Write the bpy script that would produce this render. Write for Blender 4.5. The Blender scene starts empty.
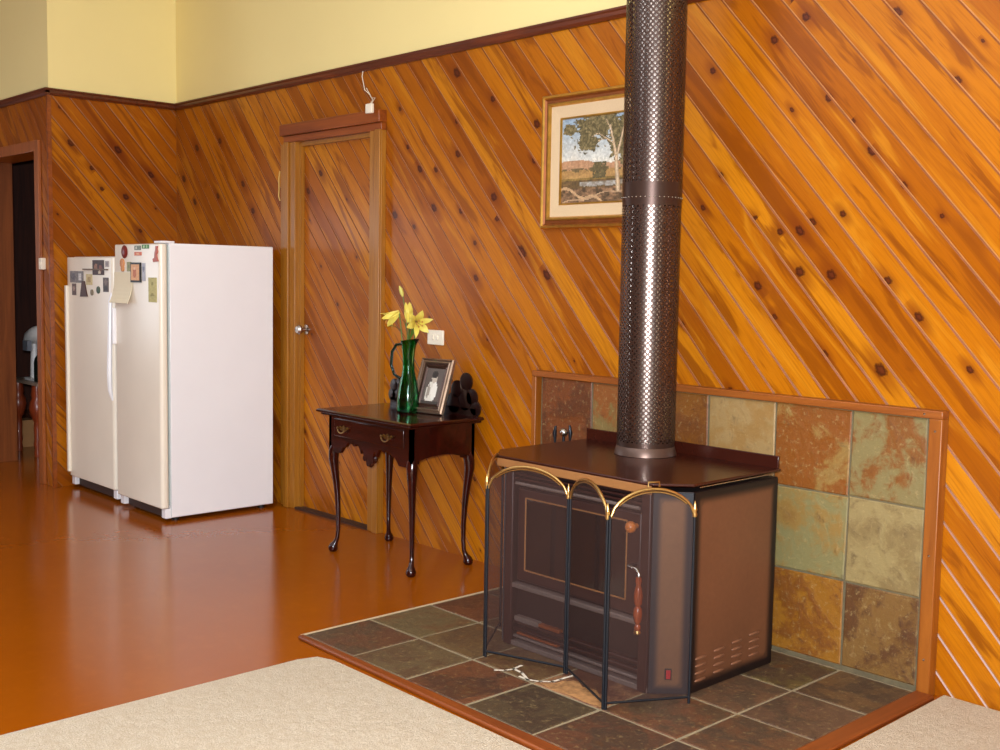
import bpy, math, random
from mathutils import Vector, Matrix
sin, cos, pi = math.sin, math.cos, math.pi
scene = bpy.context.scene
col = scene.collection

# ------------------------------------------------------------ camera, light, exposure
CAM = Vector((6.79768, -3.44616, 1.3175))
RX = Vector((0.68051571, 0.73253359, 0.01711438)); UY = Vector((-0.07441511, 0.04585698, 0.99617244)); FW = Vector((-0.72894496, 0.67918457, -0.08571796))
cd = bpy.data.cameras.new('camera'); cam = bpy.data.objects.new('camera', cd); col.objects.link(cam)
cd.sensor_width = 36; cd.lens = 36 * 1.12015; cd.clip_start = 0.05
cam.matrix_world = Matrix(((RX.x, UY.x, -FW.x, CAM.x), (RX.y, UY.y, -FW.y, CAM.y), (RX.z, UY.z, -FW.z, CAM.z), (0, 0, 0, 1)))
scene.camera = cam
scene.view_settings.view_transform = 'Standard'; scene.view_settings.look = 'None'
scene.view_settings.gamma = 1; scene.view_settings.use_curve_mapping = False
scene.view_settings.exposure = 0.5
w = bpy.data.worlds.new('world'); scene.world = w; w.use_nodes = True
w.node_tree.nodes['Background'].inputs[0].default_value = (0.8, 0.9, 1.0, 1)
w.node_tree.nodes['Background'].inputs[1].default_value = 0.25

def area_light(name, loc, target, sx, sy, power, color):
    l = bpy.data.lights.new(name, 'AREA'); l.shape = 'RECTANGLE'; l.size = sx; l.size_y = sy; l.energy = power; l.color = color
    o = bpy.data.objects.new(name, l); col.objects.link(o); o.location = loc
    o.rotation_euler = (Vector(target) - Vector(loc)).to_track_quat('-Z', 'Y').to_euler(); return o
FLASH = area_light('camera_flash', CAM + UY * 0.07 - RX * 0.03 + FW * 0.02, CAM + FW * 5 + UY * .2, 0.05, 0.03, 120, (0.97, 1.0, 1.04))
area_light('ceiling_bounce', (3.6, -3.4, 3.15), (3.6, -3.0, 0), 5.0, 4.0, 75, (0.86, 0.98, 1.12))
area_light('window_and_fill_light', (-2.3, -3.3, 1.35), (3, -3.0, 1.2), 1.4, 1.2, 22, (0.9, 1.0, 1.12))
area_light('window_and_fill_light', (8.5, -4.6, 1.9), (0.5, -1.2, 1.0), 3.0, 1.6, 125, (0.86, 0.99, 1.14))  # added fill behind the camera, no window known; brightens the refrigerator side

# ------------------------------------------------------------ helpers
def lin(c):
    f = lambda v: v / 12.92 if v <= 0.04045 else ((v + 0.055) / 1.055) ** 2.4
    return tuple(f(x / 255.0) for x in c[:3]) + (1.0,)

class NT:
    def __init__(s, name):
        s.m = bpy.data.materials.new(name); s.m.use_nodes = True; s.t = s.m.node_tree; s.n = s.t.nodes
        s.b = s.n['Principled BSDF']; s.out = s.n['Material Output']
    def new(s, k, **kw):
        x = s.n.new(k)
        for a, b in kw.items(): setattr(x, a, b)
        return x
    def put(s, sock, v):
        if v is None: return
        if isinstance(v, bpy.types.NodeSocket): s.t.links.new(v, sock)
        else:
            if hasattr(sock.default_value, '__len__') and not hasattr(v, '__len__'): v = (v,) * len(sock.default_value)
            if hasattr(sock.default_value, '__len__') and len(sock.default_value) == 4 and len(v) == 3: v = tuple(v) + (1,)
            sock.default_value = v
    def math(s, op, a, b=None, c=None, clamp=False):
        x = s.new('ShaderNodeMath', operation=op, use_clamp=clamp)
        for i, v in enumerate((a, b, c)): s.put(x.inputs[i], v) if v is not None else None
        return x.outputs[0]
    def vmath(s, op, a, b=None):
        x = s.new('ShaderNodeVectorMath', operation=op); s.put(x.inputs[0], a)
        if b is not None: s.put(x.inputs[1], b)
        return x.outputs['Value'] if op in ('LENGTH', 'DOT_PRODUCT', 'DISTANCE') else x.outputs[0]
    def mix(s, f, a, b, blend='MIX'):
        x = s.new('ShaderNodeMix', data_type='RGBA', blend_type=blend, clamp_factor=True)
        s.put(x.inputs[0], f); s.put(x.inputs[6], a); s.put(x.inputs[7], b); return x.outputs[2]
    def noise(s, vec, scale, detail=3, rough=0.5, dist=0.0):
        x = s.new('ShaderNodeTexNoise'); s.put(x.inputs['Vector'], vec) if vec is not None else None
        x.inputs['Scale'].default_value = scale; x.inputs['Detail'].default_value = detail; x.inputs['Roughness'].default_value = rough
        x.inputs['Distortion'].default_value = dist; return x.outputs[0]
    def ramp(s, f, stops, interp='LINEAR'):
        x = s.new('ShaderNodeValToRGB'); x.color_ramp.interpolation = interp; e = x.color_ramp.elements
        while len(e) < len(stops): e.new(0.5)
        for i, (p, c) in enumerate(stops):
            e[i].position = p; e[i].color = lin(c) if max(c[:3]) > 1.0 or len(c) == 3 and c != (0, 0, 0) and c != (1, 1, 1) else tuple(c[:3]) + (1,)
        s.put(x.inputs[0], f); return x.outputs[0]
    def smooth(s, v, a, b):
        x = s.new('ShaderNodeMapRange', interpolation_type='SMOOTHSTEP'); s.put(x.inputs[0], v)
        s.put(x.inputs[1], a); s.put(x.inputs[2], b); return x.outputs[0]
    def attr(s, name, kind='Fac'):
        x = s.new('ShaderNodeAttribute', attribute_name=name); return x.outputs[kind]
    def uv(s, name):
        x = s.new('ShaderNodeUVMap', uv_map=name); return x.outputs[0]
    def obj(s):
        return s.new('ShaderNodeTexCoord').outputs['Object']
    def scale(s, v, sx, sy, sz, loc=(0, 0, 0)):
        x = s.new('ShaderNodeMapping'); s.put(x.inputs[0], v); x.inputs['Scale'].default_value = (sx, sy, sz); x.inputs['Location'].default_value = loc
        return x.outputs[0]
    def bump(s, h, strength, dist=0.002):
        x = s.new('ShaderNodeBump'); s.put(x.inputs['Height'], h); x.inputs['Strength'].default_value = strength; x.inputs['Distance'].default_value = dist
        s.t.links.new(x.outputs[0], s.b.inputs['Normal'])
    def set(s, **kw):
        for k, v in kw.items():
            s.put(s.b.inputs[{'color': 'Base Color', 'rough': 'Roughness', 'metal': 'Metallic', 'spec': 'Specular IOR Level', 'coat': 'Coat Weight', 'coatr': 'Coat Roughness', 'trans': 'Transmission Weight', 'ior': 'IOR', 'alpha': 'Alpha', 'emit': 'Emission Color', 'emits': 'Emission Strength', 'sheen': 'Sheen Weight', 'sss': 'Subsurface Weight'}[k]], v)
        return s.m

def plain(name, c, rough=0.5, metal=0.0, var=0.08, sc=20, bump=0.0, **kw):
    n = NT(name); o = n.obj(); v = n.noise(o, sc, 3)
    d = tuple(x * (1 - var * 2) for x in lin(c)[:3]); l = tuple(min(1, x * (1 + var)) for x in lin(c)[:3])
    n.set(color=n.mix(v, d, l), rough=rough, metal=metal, **kw)
    if bump: n.bump(n.noise(o, sc * 6, 3), bump)
    return n.m

def wood(name, c1, c2, axis=2, rough=0.35, grain=1.0, coat=0.0):
    n = NT(name); o = n.obj(); s = [26, 26, 26]; s[axis] = 1.6
    v = n.noise(n.scale(o, *s), 1.0 * grain, 5, 0.6, 1.2)
    n.set(color=n.ramp(v, [(0.3, c1), (0.68, c2)]), rough=rough, coat=coat, coatr=0.1); n.bump(v, 0.12, 0.001); return n.m

class MB:
    """collects faces; build() links them as one mesh object"""
    def __init__(s): s.v = []; s.f = []; s.mi = []; s.cur = 0
    def add(s, vs, fs):
        b = len(s.v); s.v += [tuple(x) for x in vs]
        for f in fs: s.f.append(tuple(b + i for i in f)); s.mi.append(s.cur)
    def box(s, x0, x1, y0, y1, z0, z1, M=None):
        vs = [Vector((x, y, z)) for z in (z0, z1) for y in (y0, y1) for x in (x0, x1)]
        if M is not None: vs = [M @ q for q in vs]
        s.add(vs, [(0, 2, 3, 1), (4, 5, 7, 6), (0, 1, 5, 4), (2, 6, 7, 3), (0, 4, 6, 2), (1, 3, 7, 5)]); return s
    def rbox(s, x0, x1, y0, y1, z0, z1, r, axis='z', n=5):
        """box rounded around one axis"""
        if axis == 'z': a0, a1, b0, b1, c0, c1 = x0, x1, y0, y1, z0, z1
        elif axis == 'y': a0, a1, b0, b1, c0, c1 = x0, x1, z0, z1, y0, y1
        else: a0, a1, b0, b1, c0, c1 = y0, y1, z0, z1, x0, x1
        pts = []
        for (cx, cy, st) in ((a1 - r, b1 - r, 0), (a0 + r, b1 - r, pi / 2), (a0 + r, b0 + r, pi), (a1 - r, b0 + r, 1.5 * pi)):
            for i in range(n + 1): t = st + i * pi / 2 / n; pts.append((cx + r * cos(t), cy + r * sin(t)))
        mp = {'z': lambda a, b, c: (a, b, c), 'y': lambda a, b, c: (a, c, b), 'x': lambda a, b, c: (c, a, b)}[axis]
        return s.prism(pts, c0, c1, mp)
    def prism(s, pts, c0, c1, mp=lambda a, b, c: (a, b, c)):
        n = len(pts); vs = [mp(a, b, c0) for a, b in pts] + [mp(a, b, c1) for a, b in pts]
        fs = [tuple(range(n))[::-1], tuple(range(n, 2 * n))] + [(i, (i + 1) % n, n + (i + 1) % n, n + i) for i in range(n)]
        s.add(vs, fs); return s
    def sweep(s, path, rad, n=10, cap=True, flat=1.0, up=None):
        P = [Vector(q) for q in path]; R = rad if hasattr(rad, '__len__') else [rad] * len(P); vs = []; fs = []
        T = [(P[min(i + 1, len(P) - 1)] - P[max(i - 1, 0)]).normalized() for i in range(len(P))]
        ref = Vector(up) if up else (Vector((0, 0, 1)) if abs(T[0].z) < 0.9 else Vector((1, 0, 0)))
        N = (ref - T[0] * ref.dot(T[0])).normalized()
        for i, q in enumerate(P):
            N = (N - T[i] * N.dot(T[i])).normalized(); B = T[i].cross(N)
            for k in range(n): a = 2 * pi * k / n; vs.append(q + (N * cos(a) * flat + B * sin(a)) * R[i])
        for i in range(len(P) - 1):
            for k in range(n): fs.append((i * n + k, i * n + (k + 1) % n, (i + 1) * n + (k + 1) % n, (i + 1) * n + k))
        if cap: fs.append(tuple(range(n))[::-1]); fs.append(tuple(range((len(P) - 1) * n, len(P) * n)))
        s.add(vs, fs); return s
    def lathe(s, prof, o=(0, 0, 0), n=24, M=None):
        vs = []; fs = []
        for r, z in prof:
            for k in range(n):
                a = 2 * pi * k / n; q = Vector((r * cos(a), r * sin(a), z))
                vs.append((M @ q if M is not None else q) + Vector(o))
        m = len(prof)
        for i in range(m - 1):
            for k in range(n): fs.append((i * n + k, i * n + (k + 1) % n, (i + 1) * n + (k + 1) % n, (i + 1) * n + k))
        if prof[0][0] > 1e-6: fs.append(tuple(range(n))[::-1])
        if prof[-1][0] > 1e-6: fs.append(tuple(range((m - 1) * n, m * n)))
        s.add(vs, fs); return s
    def ball(s, c, r, sz=1.0, n=12):
        return s.lathe([(r * sin(pi * i / 8) + (1e-7), -r * sz * cos(pi * i / 8)) for i in range(9)], c, n)
    def build(s, name, mat, parent=None, loc=(0, 0, 0), smooth=35, bevel=0.0, seg=2):
        L = Vector(loc)
        if parent is not None: L = L + Vector(parent.get('_w', (0, 0, 0)))
        me = bpy.data.meshes.new(name); me.from_pydata([tuple(Vector(q) - L) for q in s.v], [], s.f)
        for m in (mat if isinstance(mat, (list, tuple)) else [mat]): me.materials.append(m)
        for i, p in enumerate(me.polygons): p.material_index = s.mi[i]
        me.validate(); me.update()
        if smooth:
            for p in me.polygons: p.use_smooth = True
            me.set_sharp_from_angle(angle=math.radians(smooth))
        o = bpy.data.objects.new(name, me); col.objects.link(o)
        if parent is not None: o.parent = parent; o.location = Vector(loc); o['_w'] = tuple(L)
        else: o.location = L; o['_w'] = tuple(L)
        if bevel:
            b = o.modifiers.new('bevel', 'BEVEL'); b.width = bevel; b.segments = seg; b.limit_method = 'ANGLE'; b.angle_limit = 0.6
        return o

def thing(name, label, cat, loc, group=None):
    o = bpy.data.objects.new(name, None); col.objects.link(o); o.location = loc; o['_w'] = tuple(loc); o.empty_display_size = 0.1
    o['label'] = label; o['category'] = cat
    if group: o['group'] = group
    return o
def tag(o, label, cat, group=None):
    o['label'] = label; o['category'] = cat
    if group: o['group'] = group
    return o
def struct(o): o['kind'] = 'structure'; return o

# ------------------------------------------------------------ materials
def board_material(name, dark=1.0):
    n = NT(name); uv = n.uv('grain'); rnd = n.attr('rnd')
    sep = n.new('ShaderNodeSeparateXYZ'); n.put(sep.inputs[0], uv)
    comb = n.new('ShaderNodeCombineXYZ'); n.put(comb.inputs[0], sep.outputs[0]); n.put(comb.inputs[1], sep.outputs[1]); n.put(comb.inputs[2], n.math('MULTIPLY', rnd, 37.0))
    v = comb.outputs[0]
    kv = n.uv('knot'); kd = n.vmath('LENGTH', kv)

    halo = n.smooth(n.vmath('LENGTH', n.scale(kv, 0.55, 1, 1)), 2.4, 0.5)

    base = n.ramp(rnd, [(0.0, (144, 74, 2)), (0.2, (156, 83, 3)), (0.4, (164, 90, 4)), (0.6, (173, 98, 5)), (0.8, (182, 107, 8)), (1.0, (190, 118, 16))])
    # long streaks of heartwood and fine grain
    st = n.noise(n.scale(v, 1.3, 12, 1), 1.0, 4, 0.6, 0.9)
    st2 = n.noise(n.scale(v, 2.4, 34, 1), 1.0, 4, 0.6, 0.8)
    fine = n.noise(n.scale(v, 6, 160, 1), 1.0, 3, 0.6)
    c = n.mix(n.math('MULTIPLY', n.smooth(st, 0.53, 0.62), 0.75), base, lin((122, 58, 3)))
    c = n.mix(n.math('MULTIPLY', n.smooth(st2, 0.52, 0.75), 0.5), c, lin((136, 66, 4)))
    c = n.mix(n.math('MULTIPLY', n.smooth(st, 0.44, 0.32), 0.55), c, lin((196, 126, 24)))
    c = n.mix(n.math('MULTIPLY', n.smooth(fine, 0.4, 0.75), 0.35), c, lin((116, 54, 8)))
    c = n.mix(n.math('MULTIPLY', halo, 0.6), c, lin((112, 46, 6)))
    edge = n.math('ADD', kd, n.math('MULTIPLY', n.math('SUBTRACT', n.noise(kv, 2.0, 2), 0.5), 0.9))
    c = n.mix(n.math('MULTIPLY', n.smooth(edge, 1.0, 0.55), 0.92), c, lin((58, 18, 6)))
    c = n.mix(n.math('MULTIPLY', n.smooth(edge, 0.55, 0.2), 0.45), c, lin((112, 52, 24)))
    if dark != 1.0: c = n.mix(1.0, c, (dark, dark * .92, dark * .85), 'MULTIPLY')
    n.set(color=c, rough=n.math('ADD', 0.26, n.math('MULTIPLY', st2, 0.16)), spec=0.2, coat=0.05, coatr=0.15)
    n.bump(st2, 0.10, 0.002)
    return n.m
M_board = board_material('knotty_pine_boards')
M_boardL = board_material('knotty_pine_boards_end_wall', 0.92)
M_groove = plain('groove_lit_edge', (200, 138, 84), 0.3, var=0.25, sc=14, spec=0.6)  # flash highlight on one bevel painted in as a paler tone
M_groove2 = plain('groove_lit_edge_end_wall', (150, 88, 36), 0.4, var=0.2, sc=14)  # same painted bevel highlight, toned down for the end wall
M_grooved = plain('groove_shade_side', (132, 66, 14), 0.4, var=0.2, sc=14)  # shade on the opposite bevel put into the colour
def wall_paint(name, c):
    n = NT(name); o = n.obj(); n.set(color=n.mix(n.noise(o, 1.2, 4), tuple(x * .94 for x in lin(c)[:3]), lin(c)[:3]), rough=0.75)
    n.bump(n.noise(o, 180, 3), 0.12, 0.001); return n.m
M_cream = wall_paint('cream_paint', (246, 226, 156))
M_white = wall_paint('ceiling_paint', (240, 238, 228))
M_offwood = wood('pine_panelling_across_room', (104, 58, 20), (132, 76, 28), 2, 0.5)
M_rail = wood('dark_rail_wood', (70, 26, 6), (108, 46, 12), 0)
M_casing = wood('door_casing_wood', (140, 84, 16), (168, 110, 34), 2)
M_head = wood('door_head_wood', (112, 50, 10), (150, 74, 18), 0)

def floor_material():
    n = NT('polished_cork_floor'); o = n.obj()
    a = n.noise(o, 1.3, 4, 0.6); b = n.noise(o, 55, 4, 0.7); g = n.noise(o, 14, 4, 0.6)
    c = n.mix(a, lin((143, 68, 2)), lin((158, 81, 4)))
    c = n.mix(n.math('MULTIPLY', n.smooth(b, 0.45, 0.7), 0.06), c, lin((118, 52, 4)))
    c = n.mix(n.math('MULTIPLY', n.smooth(g, 0.5, 0.75), 0.2), c, lin((168, 88, 14)))
    n.set(color=c, rough=0.17, spec=0.36); 
    return n.m
M_floor = floor_material()
def carpet_material():
    n = NT('cream_carpet_pile'); o = n.obj()
    a = n.noise(o, 240, 3, 0.7); b = n.noise(o, 38, 4, 0.7); c_ = n.noise(o, 3, 2)
    c = n.mix(n.smooth(a, 0.3, 0.7), lin((176, 158, 134)), lin((228, 214, 192)))
    c = n.mix(n.math('MULTIPLY', n.smooth(b, 0.4, 0.62), 0.5), c, lin((190, 170, 144)))
    c = n.mix(n.math('MULTIPLY', c_, 0.2), c, lin((200, 176, 148)))
    n.set(color=c, rough=0.95, spec=0.1); n.bump(n.math('ADD', a, n.math('MULTIPLY', b, 1.5)), 0.9, 0.006); return n.m
M_carpet = carpet_material()

def slate_material(name, rough=0.5):
    n = NT(name); uv = n.uv('tile'); rnd = n.attr('rnd'); ca = n.attr('ca', 'Color'); cb = n.attr('cb', 'Color'); th = n.attr('th')
    o = n.obj(); comb = n.vmath('ADD', o, n.scale(n.attr('ca', 'Color'), 9, 7, 5))
    a = n.noise(comb, 5.5, 8, 0.62, 0.6); b = n.noise(comb, 22, 6, 0.7, 0.4); c3 = n.noise(comb, 60, 4, 0.7)
    k = n.math('ADD', n.math('MULTIPLY', a, 0.65), n.math('MULTIPLY', b, 0.35))
    f = n.smooth(n.math('SUBTRACT', k, th), -0.05, 0.06)
    c = n.mix(f, ca, cb)
    c = n.mix(n.math('MULTIPLY', n.smooth(b, 0.55, 0.75), 0.5), c, tuple(x * 0.9 for x in lin((62, 40, 24))[:3]))
    c = n.mix(n.math('MULTIPLY', n.smooth(c3, 0.54, 0.72), 0.45), c, lin((164, 140, 92)))
    c = n.mix(n.math('MULTIPLY', n.smooth(a, 0.60, 0.78), 0.5), c, lin((110, 66, 24)))
    n.set(color=c, rough=n.math('ADD', rough - 0.15, n.math('MULTIPLY', b, 0.35)), spec=0.5)
    n.bump(n.math('ADD', n.math('MULTIPLY', a, 1.6), n.math('MULTIPLY', b, 0.7)), 0.75, 0.006); return n.m
M_slate = slate_material('multicolour_slate')
M_slateF = slate_material('multicolour_floor_slate', 0.45)
M_grout = plain('pale_grout', (150, 134, 104), 0.9, var=0.2, sc=40, bump=0.4)
M_grout_w = plain('wall_grout', (104, 92, 66), 0.9, var=0.25, sc=30, bump=0.4)
M_edging = wood('hearth_edging_wood', (104, 46, 14), (140, 70, 24), 0, 0.4)
M_surround = wood('surround_trim_wood', (128, 66, 14), (156, 88, 24), 2, 0.4)

M_fridge = plain('white_enamel', (240, 236, 236), 0.32, var=0.02, sc=4, spec=0.5)
M_fdoor = plain('cream_white_door_enamel', (240, 228, 208), 0.3, var=0.03, sc=5, spec=0.5)
M_gasket = plain('grey_gasket', (176, 184, 180), 0.6)
M_black = plain('black_plastic', (26, 20, 18), 0.5)
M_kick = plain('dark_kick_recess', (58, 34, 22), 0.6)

M_mahog = NT('dark_mahogany'); 
def mahogany():
    n = M_mahog; o = n.obj(); v = n.noise(n.scale(o, 3, 30, 30), 1.0, 5, 0.6, 1.0)
    n.set(color=n.ramp(v, [(0.3, (22, 5, 3)), (0.72, (58, 14, 8))]), rough=0.16, coat=0.25, coatr=0.05, spec=0.4); return n.m
M_mahog = mahogany()
M_brass = plain('polished_brass', (214, 176, 112), 0.28, 1.0, var=0.1, sc=50)
M_abrass = plain('aged_brass', (150, 120, 70), 0.35, 1.0, var=0.2, sc=60)
def glass(name, c, rough=0.03):
    n = NT(name); n.set(color=lin(c), rough=rough, trans=1.0, ior=1.45); return n.m
M_gglass = glass('green_blown_glass', (60, 196, 128))
M_bglass = glass('blue_green_glass', (36, 110, 130))
M_water = glass('clear_water', (235, 245, 240), 0.0)
M_petal = plain('yellow_lily_petal', (232, 210, 92), 0.5, var=0.12, sc=40, sss=0.1)
M_stem = plain('green_stem', (92, 120, 36), 0.5, var=0.2)
M_pewter = plain('ridged_pewter_frame', (168, 140, 118), 0.3, 0.75, var=0.2, sc=30)
M_bronze = plain('dark_bronze_frame', (70, 44, 34), 0.35, 0.4, var=0.2, sc=30)
M_gold = plain('gilt_frame', (214, 160, 70), 0.33, 0.85, var=0.25, sc=30)
M_goldd = plain('dark_gilt_frame', (142, 78, 34), 0.35, 0.5, var=0.2, sc=30)
M_mat = plain('linen_mat', (208, 180, 142), 0.85, var=0.05, sc=200)
M_plate = plain('white_switch_plastic', (238, 226, 204), 0.4, var=0.02)
M_chrome = plain('brushed_chrome', (200, 196, 190), 0.25, 1.0)

def enamel(name, c, dk, ax=None):
    n = NT(name); o = n.obj(); v = n.noise(o, 60, 4, 0.7); g = n.noise(o, 4, 3)
    c_ = n.mix(v, tuple(x * 0.8 for x in lin(c)[:3]), tuple(x * 1.12 for x in lin(c)[:3]))
    c_ = n.mix(n.math('MULTIPLY', g, 0.25), c_, lin(dk))
    # colour darkens towards the panel edges
    e = n.attr('edge'); c_ = n.mix(n.smooth(e, 0.0, 1.0), lin(dk), c_)
    n.set(color=c_, rough=0.42, metal=0.25, spec=0.5); return n.m
M_panel = enamel('brown_metallic_enamel', (122, 78, 52), (24, 15, 15))
M_panel2 = enamel('grey_brown_enamel', (128, 90, 62), (30, 32, 38))
M_stovetop = plain('dark_red_brown_stove_top', (56, 20, 11), 0.24, 0.1, var=0.12, sc=12, spec=0.4, coat=0.1, coatr=0.15)
M_lip = plain('bronze_stove_lip', (160, 108, 62), 0.4, 0.2, var=0.08, sc=12)
M_cast = plain('black_cast_iron', (30, 14, 12), 0.5, 0.1, var=0.15, sc=60, bump=0.1)
M_cast2 = plain('dark_brown_cast_iron', (50, 22, 18), 0.45, 0.1, var=0.15, sc=60)
M_ledge = plain('grey_dusty_ledge', (112, 96, 90), 0.55, 0.2, var=0.15, sc=30)
M_copper_refl = plain('copper_reflection_tone', (160, 84, 44), 0.35, 0.6, var=0.2, sc=20)  # colour of the orange reflections painted into the lower bay
M_firegl = NT('smoked_stove_glass').set(color=lin((14, 8, 8)), rough=0.08, spec=0.6)
M_turned = wood('turned_handle_wood', (92, 34, 14), (150, 66, 28), 2, 0.25)
M_red = plain('red_plastic', (170, 34, 40), 0.4)
M_rod = plain('black_painted_rod', (34, 36, 42), 0.35, 0.5, var=0.1)
M_ash = plain('ash_grey', (130, 124, 116), 0.9, var=0.2, sc=60)
def mesh_material():
    n = NT('fine_black_wire_mesh'); tr = n.new('ShaderNodeBsdfTransparent'); mx = n.new('ShaderNodeMixShader')
    n.set(color=lin((62, 38, 32)), rough=0.7)
    uv = n.uv('UVMap'); s = n.new('ShaderNodeSeparateXYZ'); n.put(s.inputs[0], uv)
    fx = n.math('FRACT', n.math('MULTIPLY', s.outputs[0], 330.0)); fy = n.math('FRACT', n.math('MULTIPLY', s.outputs[1], 330.0))
    wire = n.math('MAXIMUM', n.math('LESS_THAN', fx, 0.2), n.math('LESS_THAN', fy, 0.2))
    n.put(mx.inputs[0], wire); n.t.links.new(tr.outputs[0], mx.inputs[1]); n.t.links.new(n.b.outputs[0], mx.inputs[2]); n.t.links.new(mx.outputs[0], n.out.inputs[0]); return n.m
M_mesh = mesh_material()
def perf_material():
    n = NT('perforated_bronze_sheet'); tr = n.new('ShaderNodeBsdfTransparent'); mx = n.new('ShaderNodeMixShader')
    n.set(color=lin((66, 45, 36)), rough=0.36, metal=0.55)
    uv = n.uv('UVMap'); s = n.new('ShaderNodeSeparateXYZ'); n.put(s.inputs[0], uv)
    u = n.math('DIVIDE', s.outputs[0], 0.0192); v = n.math('DIVIDE', s.outputs[1], 0.0200)
    def hole(du, dv):
        a = n.math('SUBTRACT', n.math('FRACT', n.math('ADD', u, du)), 0.5); b = n.math('SUBTRACT', n.math('FRACT', n.math('ADD', v, dv)), 0.5)
        return n.math('LESS_THAN', n.math('ADD', n.math('MULTIPLY', a, a), n.math('MULTIPLY', b, b)), 0.055)
    h = n.math('MULTIPLY', n.math('MAXIMUM', hole(0, 0), hole(0.5, 0.5)), n.attr('perf'))
    n.put(mx.inputs[0], h); n.t.links.new(n.b.outputs[0], mx.inputs[1]); n.t.links.new(tr.outputs[0], mx.inputs[2]); n.t.links.new(mx.outputs[0], n.out.inputs[0]); return n.m
M_perf = perf_material()
M_steel = plain('inner_stainless_flue', (205, 188, 176), 0.24, 1.0, var=0.04, sc=10)
M_skirt = plain('flue_collar_metal', (96, 74, 64), 0.38, 0.6, var=0.1, sc=20)
M_vcol = NT('painted_surface')
_a = M_vcol.attr('paint', 'Color'); M_vcol = M_vcol.set(color=_a, rough=0.45, spec=0.4)
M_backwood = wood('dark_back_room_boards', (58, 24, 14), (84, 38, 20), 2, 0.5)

# ------------------------------------------------------------ board walls
PITCH, ANG, OFF = 0.0815, math.radians(48.3), 4.659
TD = (cos(ANG), -sin(ANG)); ND = (sin(ANG), cos(ANG))      # along the board, across it
def clip(poly, a, b, c):          # keep a*x+b*y<=c
    out = []
    for i in range(len(poly)):
        p, q = poly[i], poly[(i + 1) % len(poly)]; dp = a * p[0] + b * p[1] - c; dq = a * q[0] + b * q[1] - c
        if dp <= 0: out.append(p)
        if (dp < 0 < dq) or (dq < 0 < dp): t = dp / (dp - dq); out.append((p[0] + (q[0] - p[0]) * t, p[1] + (q[1] - p[1]) * t))
    return out
def board_faces(rects, knots, seed, off=OFF, depth=0.0028, bev=0.0048):
    """returns faces as lists of (u, v, recess), board id rnd, uv, knot offset, material slot"""
    rng = random.Random(seed); res = []; rv = {}
    for (x0, x1, z0, z1) in rects:
        cs = [x * ND[0] + z * ND[1] for x in (x0, x1) for z in (z0, z1)]; ts = [x * TD[0] + z * TD[1] for x in (x0, x1) for z in (z0, z1)]
        for k in range(math.floor((min(cs) - off) / PITCH), math.ceil((max(cs) - off) / PITCH)):
            if k not in rv: rv[k] = random.Random(seed * 1000 + k).random()
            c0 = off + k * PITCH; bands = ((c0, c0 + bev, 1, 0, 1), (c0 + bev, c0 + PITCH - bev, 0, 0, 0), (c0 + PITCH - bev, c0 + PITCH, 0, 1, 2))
            t = math.floor(min(ts) / 0.12) * 0.12
            while t < max(ts):
                for (a, b, ra, rb, slot) in bands:
                    quad = [(ND[0] * c + TD[0] * s, ND[1] * c + TD[1] * s) for c, s in ((a, t), (b, t), (b, t + 0.12), (a, t + 0.12))]
                    for pl in ((-1, 0, -x0), (1, 0, x1), (0, -1, -z0), (0, 1, z1)):
                        if quad: quad = clip(quad, *pl)
                    if len(quad) < 3: continue
                    area = abs(sum(quad[i][0] * quad[(i + 1) % len(quad)][1] - quad[(i + 1) % len(quad)][0] * quad[i][1] for i in range(len(quad))))
                    if area < 1e-8: continue
                    mx = sum(q[0] for q in quad) / len(quad); mz = sum(q[1] for q in quad) / len(quad)
                    kn = min(knots, key=lambda q: math.hypot(q[0] - mx, q[1] - mz) / q[2]) if knots else (99, 99, .01)
                    vs = []
                    for (px, pz) in quad:
                        c = px * ND[0] + pz * ND[1]; s_ = px * TD[0] + pz * TD[1]; f = (c - a) / (b - a); d = depth * (ra * (1 - f) + rb * f)
                        dx, dz = px - kn[0], pz - kn[1]
                        vs.append((px, pz, d, s_, c, (dx * TD[0] + dz * TD[1]) / kn[2] / (.95 + .5 * ((kn[0] * 57.3) % 1)), (dx * ND[0] + dz * ND[1]) / kn[2] / .82))
                    res.append((vs, rv[k], slot))
                t += 0.12
    return res
def board_object(name, faces, to3d, mats, extra=None, parent=None):
    vs = []; fs = []; uv = []; kv = []; rn = []; sl = []
    for (vv, r, slot) in faces:
        b = len(vs); vs += [to3d(q[0], q[1], q[2]) for q in vv]; fs.append(tuple(range(b, b + len(vv)))); rn.append(r); sl.append(slot)
        uv += [(q[3], q[4]) for q in vv]; kv += [(q[5], q[6]) for q in vv]
    if extra:
        for (poly, slot) in extra:
            b = len(vs); vs += poly; fs.append(tuple(range(b, b + len(poly)))); rn.append(.5); sl.append(slot); uv += [(0, 0)] * len(poly); kv += [(9, 9)] * len(poly)
    me = bpy.data.meshes.new(name); me.from_pydata(vs, [], fs)
    for m in mats: me.materials.append(m)
    u1 = me.uv_layers.new(name='grain'); u2 = me.uv_layers.new(name='knot')
    for i in range(len(uv)): u1.data[i].uv = uv[i]; u2.data[i].uv = kv[i]
    at = me.attributes.new('rnd', 'FLOAT', 'FACE')
    for i, r in enumerate(rn): at.data[i].value = r
    for i, p in enumerate(me.polygons): p.material_index = sl[i]
    o = bpy.data.objects.new(name, me); col.objects.link(o); o['_w'] = (0, 0, 0)
    if parent is not None: o.parent = parent; o.location = -Vector(parent['_w'])
    return o

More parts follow.
